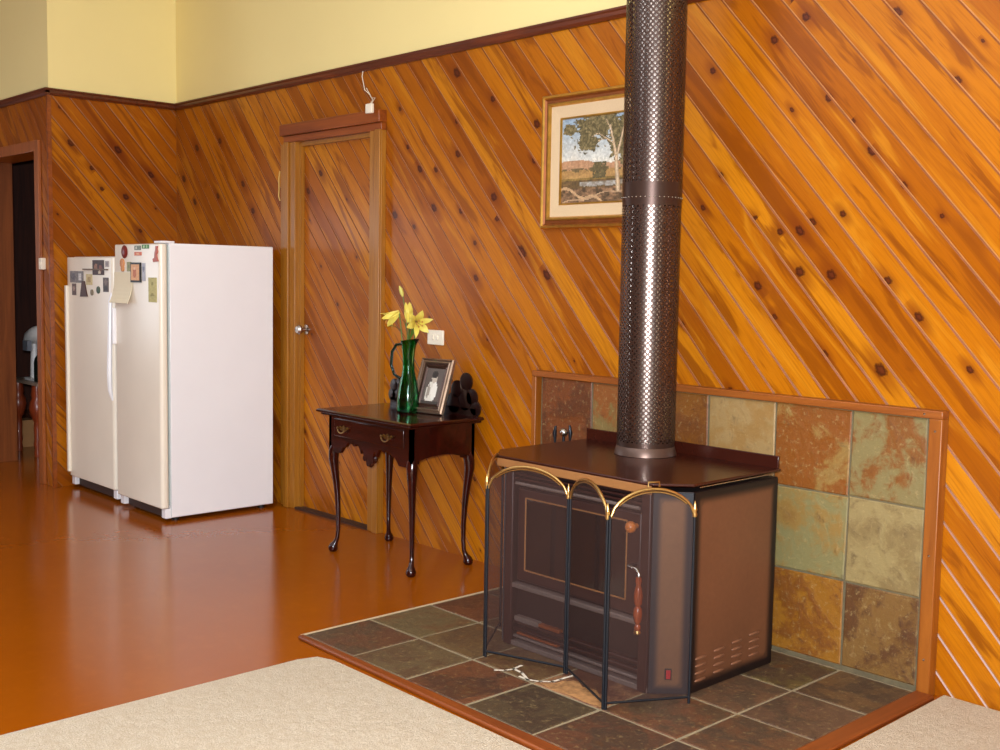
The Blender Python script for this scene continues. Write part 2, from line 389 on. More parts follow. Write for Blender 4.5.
H = 2.378; TOP = 3.3
DX0, DX1, DZ = 1.445, 2.135, 2.045      # door leaf opening
KN_R = [(4.489, 2.172, 0.0203), (4.613, 2.232, 0.0198), (4.227, 2.097, 0.017), (4.715, 1.948, 0.0195), (4.571, 1.922, 0.01), (4.563, 2.291, 0.016), (4.951, 2.196, 0.0185), (5.162, 1.956, 0.0143), (5.234, 2.065, 0.007), (4.279, 1.713, 0.0149), (4.439, 1.547, 0.0166), (4.542, 1.499, 0.0163), (4.622, 1.501, 0.0201), (4.672, 1.531, 0.0159), (4.202, 1.595, 0.013), (4.882, 1.758, 0.019), (4.805, 1.863, 0.0154), (5.0, 1.641, 0.0149), (5.133, 1.538, 0.0109), (4.786, 1.555, 0.0156), (4.629, 1.359, 0.0241), (4.752, 1.349, 0.0236), (4.458, 1.307, 0.0208), (4.95, 1.037, 0.0267), (4.96, 1.332, 0.0189), (4.74, 1.078, 0.0159), (5.073, 1.217, 0.0185), (5.248, 1.059, 0.0143), (4.534, 1.198, 0.0123), (3.022, 2.12, 0.0206), (2.786, 1.892, 0.0214), (2.344, 2.141, 0.0142), (2.527, 1.957, 0.0139), (2.506, 1.84, 0.0223), (2.627, 1.828, 0.0164), (2.41, 1.952, 0.0169), (3.292, 1.828, 0.0149), (2.776, 2.044, 0.0187), (3.306, 1.984, 0.0248), (2.771, 2.264, 0.0267), (2.311, 1.624, 0.0258), (2.813, 1.628, 0.0188), (2.915, 1.479, 0.0159), (3.227, 1.436, 0.0304), (3.061, 1.589, 0.0207), (3.039, 1.683, 0.0259), (2.464, 1.562, 0.0169), (2.926, 1.318, 0.0186), (2.616, 1.649, 0.022), (3.385, 1.336, 0.0248), (0.564, 2.122, 0.0245), (0.275, 2.101, 0.0253), (0.836, 1.85, 0.0218), (0.949, 1.688, 0.0236), (0.1, 1.918, 0.0258), (0.537, 1.792, 0.0211), (0.244, 1.767, 0.0218)]
KN_L = [(-0.391, 2.074, 0.0277), (-0.686, 2.089, 0.0246), (-0.558, 1.95, 0.0216), (-0.343, 1.787, 0.0246), (-0.175, 1.936, 0.0216), (-0.749, 2.296, 0.0154), (-0.497, 1.827, 0.0154)]
rk = random.Random(5)
def more_knots(x0, x1, z0, z1, n, avoid, dmin=0.14):
    out = []
    for _ in range(n * 6):
        if len(out) >= n: break
        q = (rk.uniform(x0, x1), rk.uniform(z0, z1), rk.choice((.006, .008, .010, .014)))
        if all(math.hypot(q[0] - a[0], q[1] - a[1]) > dmin for a in avoid + out): out.append(q)
    return out
KN_R += more_knots(2.2, 8.4, 0.05, 1.4, 46, KN_R, 0.22) + more_knots(5.4, 8.4, 1.4, 2.3, 24, KN_R, 0.22) + more_knots(0, 1.4, 0.1, 1.5, 12, KN_R, 0.2)
KN_L += more_knots(-.8, 0, 0.3, 2.2, 10, KN_L)

# right wall (plane y=0, room on the -y side), boards then cream paint above the rail
fc = board_faces([(0, DX0, 0, H), (DX0, DX1, DZ, H), (DX1, 8.6, 0, H)], KN_R, 3)
ex = [([(-.006, .004, H), (8.6, .004, H), (8.6, .004, TOP), (-.006, .004, TOP)], 3)]
ex += [([(DX0, 0, 0), (DX0, .05, 0), (DX0, .05, DZ), (DX0, 0, DZ)], 0), ([(DX1, .05, 0), (DX1, 0, 0), (DX1, 0, DZ), (DX1, .05, DZ)], 0), ([(DX0, 0, DZ), (DX0, .05, DZ), (DX1, .05, DZ), (DX1, 0, DZ)], 0)]
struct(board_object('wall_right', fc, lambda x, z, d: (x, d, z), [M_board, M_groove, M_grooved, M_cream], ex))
# end wall (plane x=0, y from -WY to 0)
WY = 0.8185
fc = board_faces([(-WY, 0, 0, H)], KN_L, 11, off=4.64)
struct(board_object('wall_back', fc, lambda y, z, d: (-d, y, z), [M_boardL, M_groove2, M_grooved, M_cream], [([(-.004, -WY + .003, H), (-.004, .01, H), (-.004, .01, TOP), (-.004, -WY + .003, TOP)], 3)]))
# wall with the doorway (plane y=-WY, x<0)
OX0, OX1, OZ = -1.14, -0.19, 2.04
fc = board_faces([(OX1, 0, 0, H), (OX0, OX1, OZ, H), (-2.4, OX0, 0, H)], more_knots(-2, 0, 0, 2.3, 14, []), 17)
ex = [([(-2.4, -WY + .004, H), (-.003, -WY + .004, H), (-.003, -WY + .004, TOP), (-2.4, -WY + .004, TOP)], 3),
      ([(OX1, -WY, 0), (OX1, -WY + .12, 0), (OX1, -WY + .12, OZ), (OX1, -WY, OZ)], 0), ([(OX0, -WY, 0), (OX0, -WY + .18, 0), (OX0, -WY + .18, OZ), (OX0, -WY, OZ)], 0), ([(OX0, -WY, OZ), (OX1, -WY, OZ), (OX1, -WY + .18, OZ), (OX0, -WY + .18, OZ)], 0)]
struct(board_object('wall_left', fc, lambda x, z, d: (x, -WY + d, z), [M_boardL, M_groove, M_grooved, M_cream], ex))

# shell outside the frame, for bounce and reflections
struct(MB().box(-4, 8.6, -7, 2.0, -.06, 0).build('floor', M_floor, smooth=0))
struct(MB().box(-4, 8.6, -7, 2.0, TOP, TOP + .06).build('ceiling', M_white, smooth=0))
struct(MB().box(-4, 8.6, -7.06, -7, 0, TOP).build('wall_front', M_offwood, smooth=0))
struct(MB().box(8.6, 8.66, -7, 0.1, 0, TOP).build('wall_side', M_white, smooth=0))
struct(MB().box(-2.46, -2.4, -7, -.82, 0, TOP).build('wall_far', M_offwood, smooth=0))
# back room beyond the doorway
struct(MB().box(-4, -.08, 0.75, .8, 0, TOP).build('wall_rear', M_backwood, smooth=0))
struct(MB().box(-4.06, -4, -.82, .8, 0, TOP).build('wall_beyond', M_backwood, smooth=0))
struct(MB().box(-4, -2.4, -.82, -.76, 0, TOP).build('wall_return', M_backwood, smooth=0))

# picture rail along the top of the boarding
def rail(name, pts, out, mat=M_rail):
    # pts: start, end along wall; out: outward normal
    a, b = Vector(pts[0]), Vector(pts[1]); o = Vector(out); m = MB(); prof = [(-.002, -.02), (.012, -.02), (.02, -.008), (.02, .006), (.026, .012), (.026, .02), (-.002, .02)]
    vs = [p + o * q[0] + Vector((0, 0, q[1])) for p in (a, b) for q in prof]; n = len(prof)
    m.add(vs, [tuple(range(n)), tuple(range(n, 2 * n))[::-1]] + [(i, n + i, n + (i + 1) % n, (i + 1) % n) for i in range(n)])
    return struct(m.build(name, mat, smooth=0))
rail('trim_1', [(0, 0, H), (8.6, 0, H)], (0, -1, 0))
rail('trim_2', [(0, -WY - .02, H), (0, 0, H)], (1, 0, 0))
rail('trim_3', [(-2.4, -WY, H), (0.02, -WY, H)], (0, -1, 0))
struct(MB().box(-.004, .012, -WY - .012, -WY + .012, 0, H).build('trim_4', M_head, smooth=0))

# ------------------------------------------------------------ door_1 (closed, same boards) and its frame
d1 = bpy.data.objects.new('door_1', None); col.objects.link(d1); d1.location = (1.79, 0, 0); d1['_w'] = (1.79, 0, 0); d1['kind'] = 'structure'
fc = board_faces([(DX0, DX1, 0.012, DZ)], more_knots(1.44, 2.15, .05, 2.0, 14, []) + [(1.50, 1.78, .02), (1.62, 1.87, .02)], 23, off=4.62)
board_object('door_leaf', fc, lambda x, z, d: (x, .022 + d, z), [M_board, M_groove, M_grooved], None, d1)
m = MB()
for (x0, x1) in ((1.345, 1.445), (2.135, 2.235)):
    m.box(x0, x1, -.030, .001, 0, DZ + .005); m.box(x0 if x0 < 1.5 else x0 + .055, x0 + .045 if x0 < 1.5 else x1, -.042, -.030, 0, DZ + .005)
m.build('door_casing', M_casing, d1, bevel=.003)
m = MB(); m.box(1.335, 2.237, -.034, .001, DZ + .002, DZ + .04); m.box(1.315, 2.238, -.050, .001, DZ + .04, DZ + .102)
m.build('door_head', M_head, d1, bevel=.004)
MB().box(1.445, 1.465, -.002, .02, 0, DZ).box(2.115, 2.135, -.002, .02, 0, DZ).box(1.465, 2.115, -.002, .02, DZ - .02, DZ).build('door_stop', M_casing, d1)
MB().box(1.445, 2.135, -.03, .03, 0, .012).build('threshold', M_kick, d1)
Mx = Matrix.Rotation(pi / 2, 3, 'X')
MB().lathe([(.028, 0), (.028, .006), (.012, .010), (.010, .03), (.024, .04), (.027, .055), (.018, .066), (1e-6, .068)], (1.49, .02, 1.016), 20, Mx).build('door_handle', M_chrome, d1)
# extra outer casing strip on the hinge side seen wide in the photo
MB().box(1.27, 1.335, -.012, .001, 0, DZ).build('casing_strip', M_casing, d1, bevel=.002)

# door_2: open doorway frame
d2 = bpy.data.objects.new('door_2', None); col.objects.link(d2); d2.location = (-.65, -WY, 0); d2['_w'] = (-.65, -WY, 0); d2['kind'] = 'structure'
m = MB(); m.box(OX1, OX1 + .065, -WY - .02, -WY, 0, OZ + .065); m.box(OX0 - .065, OX0, -WY - .02, -WY, 0, OZ + .065); m.box(OX0, OX1, -WY - .02, -WY, OZ, OZ + .065)
m.build('door_casing', wood('doorway_casing_wood', (130, 66, 28), (164, 92, 42), 2), d2, bevel=.003)
MB().box(OX0, OX0 + .02, -WY + .0, -WY + .18, 0, OZ).build('door_jamb', wood('doorway_jamb_wood', (104, 52, 22), (134, 72, 32), 2), d2)

# ------------------------------------------------------------ carpet
pts = [(3.615, -6.9), (3.615, -1.40), (3.635, -1.335), (3.70, -1.312), (5.235, -1.312), (5.225, -.012), (8.55, -.012), (8.55, -6.9)]
cp = MB().prism(pts, 0.0, .012).build('fitted_carpet', M_carpet, smooth=0)
cp['kind'] = 'structure'; cp.name = 'floor_carpet'

# ------------------------------------------------------------ hearth and backsplash (slate tiles)
def tile_object(name, tiles, mat, grout, parent, grout_box, bev=.004):
    """tiles: list of (corner function giving 3-D point for (a,b,h), a0,a1,b0,b1, colA, colB, thr)"""
    vs = []; fs = []; ca = []; cb = []; th = []
    for (F, a0, a1, b0, b1, A, B, t) in tiles:
        b = len(vs); w_ = bev; rg = random.Random(round(a0 * 91 + b0 * 37, 3)); j = lambda: rg.uniform(-.003, .003)
        o_ = [(a0 + j(), b0 + j()), (a1 + j(), b0 + j()), (a1 + j(), b1 + j()), (a0 + j(), b1 + j())]; cxx = (a0 + a1) / 2; cyy = (b0 + b1) / 2
        inn = [(x + (w_ if x < cxx else -w_), y + (w_ if y < cyy else -w_)) for x, y in o_]
        vs += [F(x, y, 0) for x, y in o_] + [F(x, y, .006) for x, y in o_] + [F(x, y, .009) for x, y in inn]
        q = [(b + 8, b + 9, b + 10, b + 11)] + [(b + i, b + (i + 1) % 4, b + 4 + (i + 1) % 4, b + 4 + i) for i in range(4)] + [(b + 4 + i, b + 4 + (i + 1) % 4, b + 8 + (i + 1) % 4, b + 8 + i) for i in range(4)]
        fs += q; ca += [lin(A)] * len(q); cb += [lin(B)] * len(q); th += [t] * len(q)
    me = bpy.data.meshes.new(name); me.from_pydata(vs, [], fs); me.materials.append(mat)
    for nm, arr in (('ca', ca), ('cb', cb)):
        at = me.attributes.new(nm, 'FLOAT_COLOR', 'FACE')
        for i, c in enumerate(arr): at.data[i].color = c
    at = me.attributes.new('th', 'FLOAT', 'FACE')
    for i, c in enumerate(th): at.data[i].value = c
    me.update(); o = bpy.data.objects.new(name, me); col.objects.link(o); o.parent = parent; o.location = -Vector(parent['_w'])
    import bmesh
    bm = bmesh.new(); bm.from_mesh(me); bmesh.ops.recalc_face_normals(bm, faces=bm.faces); bm.to_mesh(me); bm.free()
    return o
T = 0.2955; GX, GY = 3.4037, -1.2374
hearth = thing('tiled_hearth', 'raised floor hearth of brown and olive slate tiles edged with wood', 'hearth', (4.3, -.65, 0))
A_ = {(0, 0): ((112, 62, 34), (92, 66, 40), .5), (1, 0): ((112, 86, 48), (104, 70, 40), .5), (2, 0): ((124, 62, 28), (88, 48, 28), .5), (3, 0): ((90, 66, 38), (78, 52, 32), .5), (4, 0): ((112, 58, 30), (84, 54, 34), .5), (5, 0): ((96, 62, 38), (76, 50, 34), .5),
      (0, 1): ((116, 92, 50), (124, 80, 40), .52), (1, 1): ((118, 84, 42), (104, 70, 38), .5), (2, 1): ((122, 84, 40), (108, 64, 32), .5), (3, 1): ((168, 104, 56), (110, 52, 30), .5), (4, 1): ((120, 66, 34), (90, 62, 38), .5), (5, 1): ((112, 66, 36), (84, 60, 40), .5),
      (0, 2): ((122, 60, 28), (104, 54, 28), .5), (5, 2): ((110, 72, 46), (86, 60, 42), .5), (4, 2): ((116, 74, 44), (92, 66, 44), .5)}
tl = []; FH = lambda a, b, h: (a, b, .002 + h); rt = random.Random(8)
for i in range(6):
    for j in range(5):
        a0 = GX + i * T + .004; a1 = min(GX + (i + 1) * T - .004, 5.142); b0 = GY + j * T + .004; b1 = min(GY + (j + 1) * T - .004, -.052)
        if b1 - b0 < .02: continue
        A, B, t = A_.get((i, j), ((rt.randint(98, 124), rt.randint(62, 82), rt.randint(34, 48)), (84, 58, 38), .5))
        ds = lambda c: tuple((x * .72 + sum(c) / 3 * .28) * .92 for x in c); A, B = ds(A), ds(B)
        tl.append((FH, a0, a1, b0, b1, A, B, t))
tile_object('slate_tiles', tl, M_slateF, None, hearth, None)
m = MB(); m.box(GX - .004, 5.145, GY - .004, -.048, 0, .0085); m.build('grout_bed', M_grout, hearth, smooth=0)
# wide pale cracks in the broken tile
m = MB()
def crack(pts, wd, z=.0115):
    for (a, b) in zip(pts[:-1], pts[1:]):
        a = Vector((*a, z)); b = Vector((*b, z)); d = (b - a).normalized(); n_ = Vector((-d.y, d.x, 0)) * wd
        m.add([a - n_ * .6 - d * wd, b - n_ - d * -wd, b + n_ * .7 + d * wd, a + n_ - d * wd], [(0, 1, 2, 3)])
CR = [[(4.128, -.955), (4.150, -.93), (4.158, -.900), (4.20, -.905), (4.262, -.935)], [(4.158, -.900), (4.15, -.86)], [(4.262, -.935), (4.30, -.915), (4.326, -.885), (4.328, -.85), (4.33, -.80)], [(4.225, -.935), (4.262, -.935)]]
mcr = plain('white_crack_filler', (232, 216, 194), .9, var=.2)
for q in CR: m = MB(); crack(q, .0062); m.build('tile_crack', mcr, hearth, smooth=0)
m = MB(); m.add([(x, y, .0113) for x, y in ((4.31, -.93), (4.38, -.937), (4.46, -.93), (4.52, -.937), (4.575, -.93), (4.57, -.89), (4.52, -.87), (4.47, -.83), (4.42, -.845), (4.38, -.82), (4.345, -.85), (4.34, -.89))], [tuple(range(12))])
m.build('worn_tile_patch', plain('tan_worn_slate', (190, 136, 84), .7, var=.5, sc=45), hearth, smooth=0)
# wood edging
m = MB(); m.prism([(GX + .004, GY - .030), (5.21, GY - .068), (5.21, GY - .004), (GX - .002, GY - .004)], 0, .016)
m.build('front_edging', M_edging, hearth, bevel=.006)
MB().box(5.146, 5.212, GY - .004, -.048, 0, .016).build('side_edging', wood('side_edging_wood', (104, 46, 14), (140, 70, 24), 1, .4), hearth, bevel=.006)
MB().box(GX - .012, GX - .004, GY - .008, -.048, 0, .011).build('pale_edge_strip', plain('pale_edge_filler', (196, 170, 134), .8), hearth)

back = thing('fireplace_backsplash', 'slate tiled panel with a wooden border on the wall behind the stove', 'backsplash', (4.28, -.03, 0))
TB = .294; BX = 5.163; BZ = .899
CT = {(-1, 0): ((124, 108, 66), (120, 70, 18), .52), (-2, 0): ((124, 68, 12), (140, 108, 54), .55), (-3, 0): ((144, 108, 58), (150, 120, 74), .5), (-4, 0): ((122, 72, 14), (106, 58, 12), .5), (-5, 0): ((120, 100, 54), (130, 74, 26), .48), (-6, 0): ((108, 56, 18), (90, 46, 14), .5),
      (-1, 1): ((142, 122, 78), (124, 102, 62), .51), (-2, 1): ((124, 114, 72), (138, 106, 52), .52), (-1, 2): ((116, 82, 38), (88, 54, 24), .50), (-2, 2): ((140, 90, 20), (116, 66, 14), .5)}
FB = lambda a, b, h: (a, -.022 - h, b); tl = []
for i in range(-6, 0):
    for j in range(3):
        a0 = BX + i * TB + .003; a1 = BX + (i + 1) * TB - .003; b1 = BZ - j * TB - .003; b0 = max(BZ - (j + 1) * TB + .003, .012)
        if i == -1: a1 -= .024
        A, B, t = CT.get((i, j), ((150, 100, 48), (130, 84, 42), .5)); tl.append((FB, a0, a1, b0, b1, A, B, t))
tile_object('slate_tiles', tl, M_slate, None, back, None)
MB().box(BX - 6 * TB - .004, BX - .018, -.028, 0, .0, BZ).build('grout_bed', M_grout_w, back, smooth=0)
MB().box(3.352, 5.19, -.046, 0, BZ, BZ + .026).build('top_trim', wood('surround_top_trim', (120, 60, 16), (150, 82, 26), 0, .4), back, bevel=.003)
MB().box(5.146, 5.19, -.046, 0, 0, BZ).build('side_trim', M_surround, back, bevel=.003)
MB().box(3.352, 3.376, -.046, 0, .011, BZ).build('side_trim', M_surround, back, bevel=.003)
m = MB()
for (x, z) in ((5.168, .86), (5.168, .46), (5.168, .12), (5.13, .912)):
    MB().lathe([(.0045, 0), (.003, .003), (1e-6, .0035)], (x, -.046, z), 8, Mx).build('nail_head', M_chrome, back)

# ------------------------------------------------------------ refrigerators
def fridge(name, label, x0, x1, y0, y1, z1, dy, hinge_side, group=None):
    t = thing(name, label, 'refrigerator', ((x0 + x1) / 2, (y0 + y1) / 2, 0))
    MB().box(x0, x1, y0, y1, .022, z1).build('cabinet', M_fridge, t, bevel=.006, seg=3)
    MB().box(x0 + .012, x1 - .006, y0 - .006, y0, .09, z1 - .012).build('door_gasket', M_gasket, t)
    m = MB(); r = .022
    m.rbox(x0 + .004, x1 - .001, dy, y0 - .006, .075, z1 - .004, .018, 'z')
    door = m.build('door', M_fdoor, t, bevel=.006, seg=3)
    MB().box(x0 + .05, x1 - .06, y0 - .004, y0 + .03, .016, .078).build('kick_plate', M_kick, t)
    for q in (x1 - .05, x0 + .004): MB().box(q, q + .046, y0 - .03, y0 + .005, .02, .072).build('base_bracket', M_fridge, t, bevel=.003)
    for (a, b) in ((x0 + .05, y0 + .05), (x1 - .05, y0 + .05), (x0 + .05, y1 - .05), (x1 - .05, y1 - .05)):
        MB().lathe([(.02, 0), (.02, .01), (.01, .012), (.01, .026)], (a, b, 0), 12).build('foot', M_black, t)
    return t, door
F1Y = -.775; F2Y = -.745
t1, dr1 = fridge('upright_refrigerator', 'taller white refrigerator beside the boarded door, magnets and papers on it', .782, 1.336, -.7228, -.10, 1.4715, F1Y, 1)
MB().box(1.25, 1.334, -.765, -.69, 1.4715, 1.483).build('hinge_cover', M_fridge, t1, bevel=.003)
MB().box(1.334, 1.3368, -.7228, -.7215, .03, 1.465).build('edge_seam', M_gasket, t1)
MB().rbox(.786, .806, F1Y - .02, F1Y + .01, .92, 1.12, .008, 'z').build('door_handle', M_fridge, dr1, bevel=.004)
t2, dr2 = fridge('upright_refrigerator', 'shorter white refrigerator at the end wall with photos and a long handle', .045, .69, -.70, -.08, 1.405, F2Y, -1)
MB().sweep([(.672, F2Y + .006, 1.20), (.672, F2Y - .004, 1.15), (.670, F2Y - .008, .95), (.668, F2Y - .012, .75), (.670, F2Y - .010, .65), (.673, F2Y + .004, .59)], [.008, .012, .014, .016, .014, .008], 8).build('door_handle', M_fridge, dr2)
MB().rbox(.046, .075, F2Y - .016, F2Y + .01, .10, 1.232, .007, 'z').build('door_trim_strip', M_fdoor, dr2, bevel=.004)

# printed or painted surfaces: a fine grid coloured cell by cell
def painted(name, x0, x1, z0, z1, fn, nx, nz, to3d, parent=None, thick=.002, base=None, mat=None):
    vs = []; fs = []; cl = []
    for j in range(nz + 1):
        for i in range(nx + 1): vs.append(to3d(x0 + (x1 - x0) * i / nx, z0 + (z1 - z0) * j / nz, thick))
    for j in range(nz):
        for i in range(nx):
            b = j * (nx + 1) + i; fs.append((b, b + 1, b + nx + 2, b + nx + 1)); cl.append(fn((i + .5) / nx, (j + .5) / nz))
    c = [(x0, z0), (x1, z0), (x1, z1), (x0, z1)]; b = len(vs)
    vs += [to3d(x, z, 0) for x, z in c]; k = [0, nx, (nx + 1) * (nz + 1) - 1, (nx + 1) * nz]
    for i in range(4): fs.append((b + i, b + (i + 1) % 4, k[(i + 1) % 4], k[i])); cl.append(fn(.01, .01))
    fs.append((b + 3, b + 2, b + 1, b)); cl.append((120, 110, 100))
    L = Vector(parent['_w']) if parent is not None else Vector(to3d((x0 + x1) / 2, (z0 + z1) / 2, 0))
    me = bpy.data.meshes.new(name); me.from_pydata([tuple(Vector(v) - L) for v in vs], [], fs); me.materials.append(mat or M_vcol)
    at = me.attributes.new('paint', 'FLOAT_COLOR', 'FACE')
    for i, q in enumerate(cl): at.data[i].color = lin(q)
    o = bpy.data.objects.new(name, me); col.objects.link(o); o['_w'] = tuple(L)
    if parent is not None: o.parent = parent
    else: o.location = L
    return o
onF1 = lambda x, z, h: (x, F1Y - .0005 - h, z)
onF2 = lambda x, z, h: (x, F2Y - .0005 - h, z)
def blot(base, spots, bg_noise=12, seed=1):
    rg = random.Random(seed)
    def f(u, v):
        c = base
        for (a, b, r, s, q) in spots:
            if ((u - a) / r) ** 2 + ((v - b) / s) ** 2 < 1: c = q
        k = rg.uniform(-bg_noise, bg_noise); return tuple(max(0, min(255, x + k)) for x in c)
    return f
G1 = 'magnets and papers on the taller refrigerator'; G2 = 'magnets and photos on the shorter refrigerator'
m = MB(); m.lathe([(.034, 0), (.036, .004), (.026, .010), (.01, .013), (1e-6, .0135)], (.925, F1Y, 1.428), 16, Mx)
tag(m.build('fridge_magnet', plain('deep_red_enamel', (120, 34, 26), .4)), 'round deep red magnet near the top corner of the taller refrigerator', 'magnet', G1)
tag(painted('fridge_magnet', 1.046, 1.123, 1.436, 1.460, blot((120, 128, 110), [(.3, .5, .1, .3, (200, 200, 180))], 18), 10, 5, onF1), 'small grey label magnet at the top of the taller refrigerator', 'magnet', G1)
tag(painted('fridge_magnet', 1.136, 1.217, 1.443, 1.464, blot((66, 122, 52), [(.3, .5, .12, .3, (190, 210, 160)), (.7, .5, .1, .3, (170, 200, 140))], 14), 10, 5, onF1), 'small green label magnet beside the grey one on taller refrigerator', 'magnet', G1)
tag(painted('fridge_magnet', 1.045, 1.129, 1.407, 1.426, blot((214, 112, 76), [(.5, .5, .2, .3, (232, 170, 130))], 14), 10, 4, onF1), 'thin orange magnet below the green label on the taller refrigerator', 'magnet', G1)
m = MB(); out = [(1.300, 1.373), (1.358, 1.376), (1.345, 1.395), (1.340, 1.412), (1.352, 1.425), (1.345, 1.44), (1.350, 1.455), (1.330, 1.456), (1.326, 1.435), (1.318, 1.42), (1.314, 1.395), (1.295, 1.388)]
out = [(x - .03, z) for x, z in out]
m.prism(out, F1Y - .006, F1Y, lambda a, b, c: (a, c, b)); tag(m.build('fridge_magnet', plain('coral_red_enamel', (186, 92, 70), .45)), 'tall coral red cutout magnet at the hinge side of taller refrigerator', 'magnet', G1)
m = MB(); m.lathe([(.026, 0), (.026, .005), (1e-6, .008)], (.895, F1Y, 1.366), 12, Mx); m.lathe([(.018, 0), (.018, .006), (1e-6, .009)], (.90, F1Y, 1.338), 10, Mx)
tag(m.build('fridge_magnet', plain('ochre_orange_enamel', (208, 132, 62), .45)), 'small ochre two-lobed magnet above the white notepad', 'magnet', G1)
t = thing('framed_photo_magnet', 'small dark-framed photo magnet above the notepad on taller refrigerator', 'photo', (1.07, F1Y, 1.32), G1)
MB().box(1.007, 1.125, F1Y - .008, F1Y, 1.264, 1.370).build('frame', M_black, t)
painted('photo', 1.018, 1.112, 1.275, 1.360, blot((226, 164, 110), [(.45, .45, .22, .3, (190, 104, 60)), (.45, .75, .12, .12, (236, 190, 150))], 8), 12, 12, lambda x, z, h: (x, F1Y - .008 - h, z), t)
tag(painted('paper_note', 1.134, 1.173, 1.273, 1.367, blot((176, 176, 184), [(.5, .7, .3, .15, (120, 124, 140))], 10), 5, 10, onF1), 'narrow grey note beside the dark-framed photo magnet', 'note', G1)
tag(painted('fridge_magnet', .952, 1.004, 1.322, 1.373, blot((150, 146, 92), [(.5, .5, .25, .25, (120, 124, 84))], 10), 6, 6, onF1), 'small olive square magnet left of the dark-framed photo', 'magnet', G1)
# note pad curling off the door
m = MB(); N = 8
for i in range(N):
    for s in range(1):
        z0 = 1.317 - (1.317 - 1.150) * i / N; z1_ = 1.317 - (1.317 - 1.150) * (i + 1) / N; h0 = .004 + .03 * (i / N) ** 3; h1 = .004 + .03 * ((i + 1) / N) ** 3
        m.add([(.795, F1Y - h0, z0), (1.016, F1Y - h0, z0), (1.020, F1Y - h1, z1_), (.790, F1Y - h1, z1_), (.795, F1Y - h0 + .003, z0), (1.016, F1Y - h0 + .003, z0), (1.020, F1Y - h1 + .003, z1_), (.790, F1Y - h1 + .003, z1_)], [(3, 2, 1, 0), (4, 5, 6, 7), (0, 1, 5, 4), (2, 3, 7, 6), (1, 2, 6, 5), (3, 0, 4, 7)])
tag(m.build('paper_notepad', plain('cream_note_paper', (236, 222, 190), .8, var=.02), smooth=50), 'white notepad sheet curling off the taller refrigerator door', 'notepad', G1)
tag(painted('paper_bookmark', 1.208, 1.301, 1.163, 1.292, blot((186, 172, 96), [(.5, .75, .2, .08, (150, 136, 60)), (.5, .3, .25, .05, (150, 136, 60)), (.5, .5, .3, .03, (214, 204, 140))], 10), 8, 16, onF1), 'tall olive yellow card low on the taller refrigerator door', 'card', G1)
tag(painted('photo_print', .432, .588, 1.299, 1.384, blot((58, 26, 20), [(.3, .55, .16, .22, (150, 100, 74)), (.7, .45, .14, .26, (130, 70, 56)), (.6, .2, .12, .1, (210, 190, 160))], 12, 4), 14, 12, onF2), 'dark photo print highest on the shorter refrigerator door', 'photo', G2)
tag(painted('photo_print', .107, .30, 1.251, 1.319, blot((118, 112, 110), [(.25, .5, .16, .3, (86, 84, 90)), (.75, .5, .12, .35, (206, 200, 196))], 14, 5), 14, 10, onF2), 'wide grey photo print at the far side of the shorter refrigerator', 'photo', G2)
tag(painted('fridge_magnet', .604, .655, 1.345, 1.379, blot((176, 164, 156), [(.5, .5, .3, .3, (140, 132, 130))], 8, 6), 6, 6, onF2), 'pale grey square magnet right of the dark photo print', 'magnet', G2)
tag(MB().box(.31, .64, F2Y - .012, F2Y, 1.326, 1.334).build('magnetic_strip', plain('brown_strip', (110, 84, 60), .5)), 'thin brown magnetic strip across the shorter refrigerator door', 'strip', G2)
tag(painted('photo_print', .134, .191, 1.176, 1.245, blot((92, 66, 60), [(.5, .6, .3, .2, (160, 130, 116))], 12, 7), 6, 8, onF2), 'small brown photo below the wide grey photo print', 'photo', G2)
m = MB(); m.prism([(.255, 1.169), (.36, 1.172), (.345, 1.2), (.32, 1.262), (.285, 1.262)], F2Y - .006, F2Y, lambda a, b, c: (a, c, b))
tag(m.build('fridge_magnet', plain('dark_brown_cutout', (70, 34, 24), .5)), 'dark brown wedge-shaped magnet in the middle of the shorter refrigerator', 'magnet', G2)
tag(painted('photo_print', .339, .425, 1.240, 1.303, blot((206, 186, 132), [(.5, .5, .25, .3, (176, 146, 90))], 12, 8), 8, 8, onF2), 'pale yellow photo below the strip on the shorter refrigerator', 'photo', G2)
m = MB(); m.lathe([(.018, 0), (.018, .005), (1e-6, .007)], (.42, F2Y, 1.197), 10, Mx)
tag(m.build('fridge_magnet', plain('brown_green_enamel', (128, 110, 76), .5)), 'tiny olive brown round magnet below the pale yellow photo', 'magnet', G2)
m = MB(); m.lathe([(.022, 0), (.020, .006), (1e-6, .009)], (.508, F2Y, 1.213), 10, Mx)
tag(m.build('fridge_magnet', plain('dark_green_enamel', (52, 74, 50), .5)), 'tiny dark green round magnet below the dark photo print', 'magnet', G2)
tag(painted('photo_print', .574, .645, 1.204, 1.285, blot((88, 74, 70), [(.5, .7, .3, .2, (130, 112, 104)), (.5, .25, .35, .2, (52, 44, 44))], 10, 9), 6, 10, onF2), 'narrow dark photo print by the handle edge of shorter refrigerator', 'photo', G2)

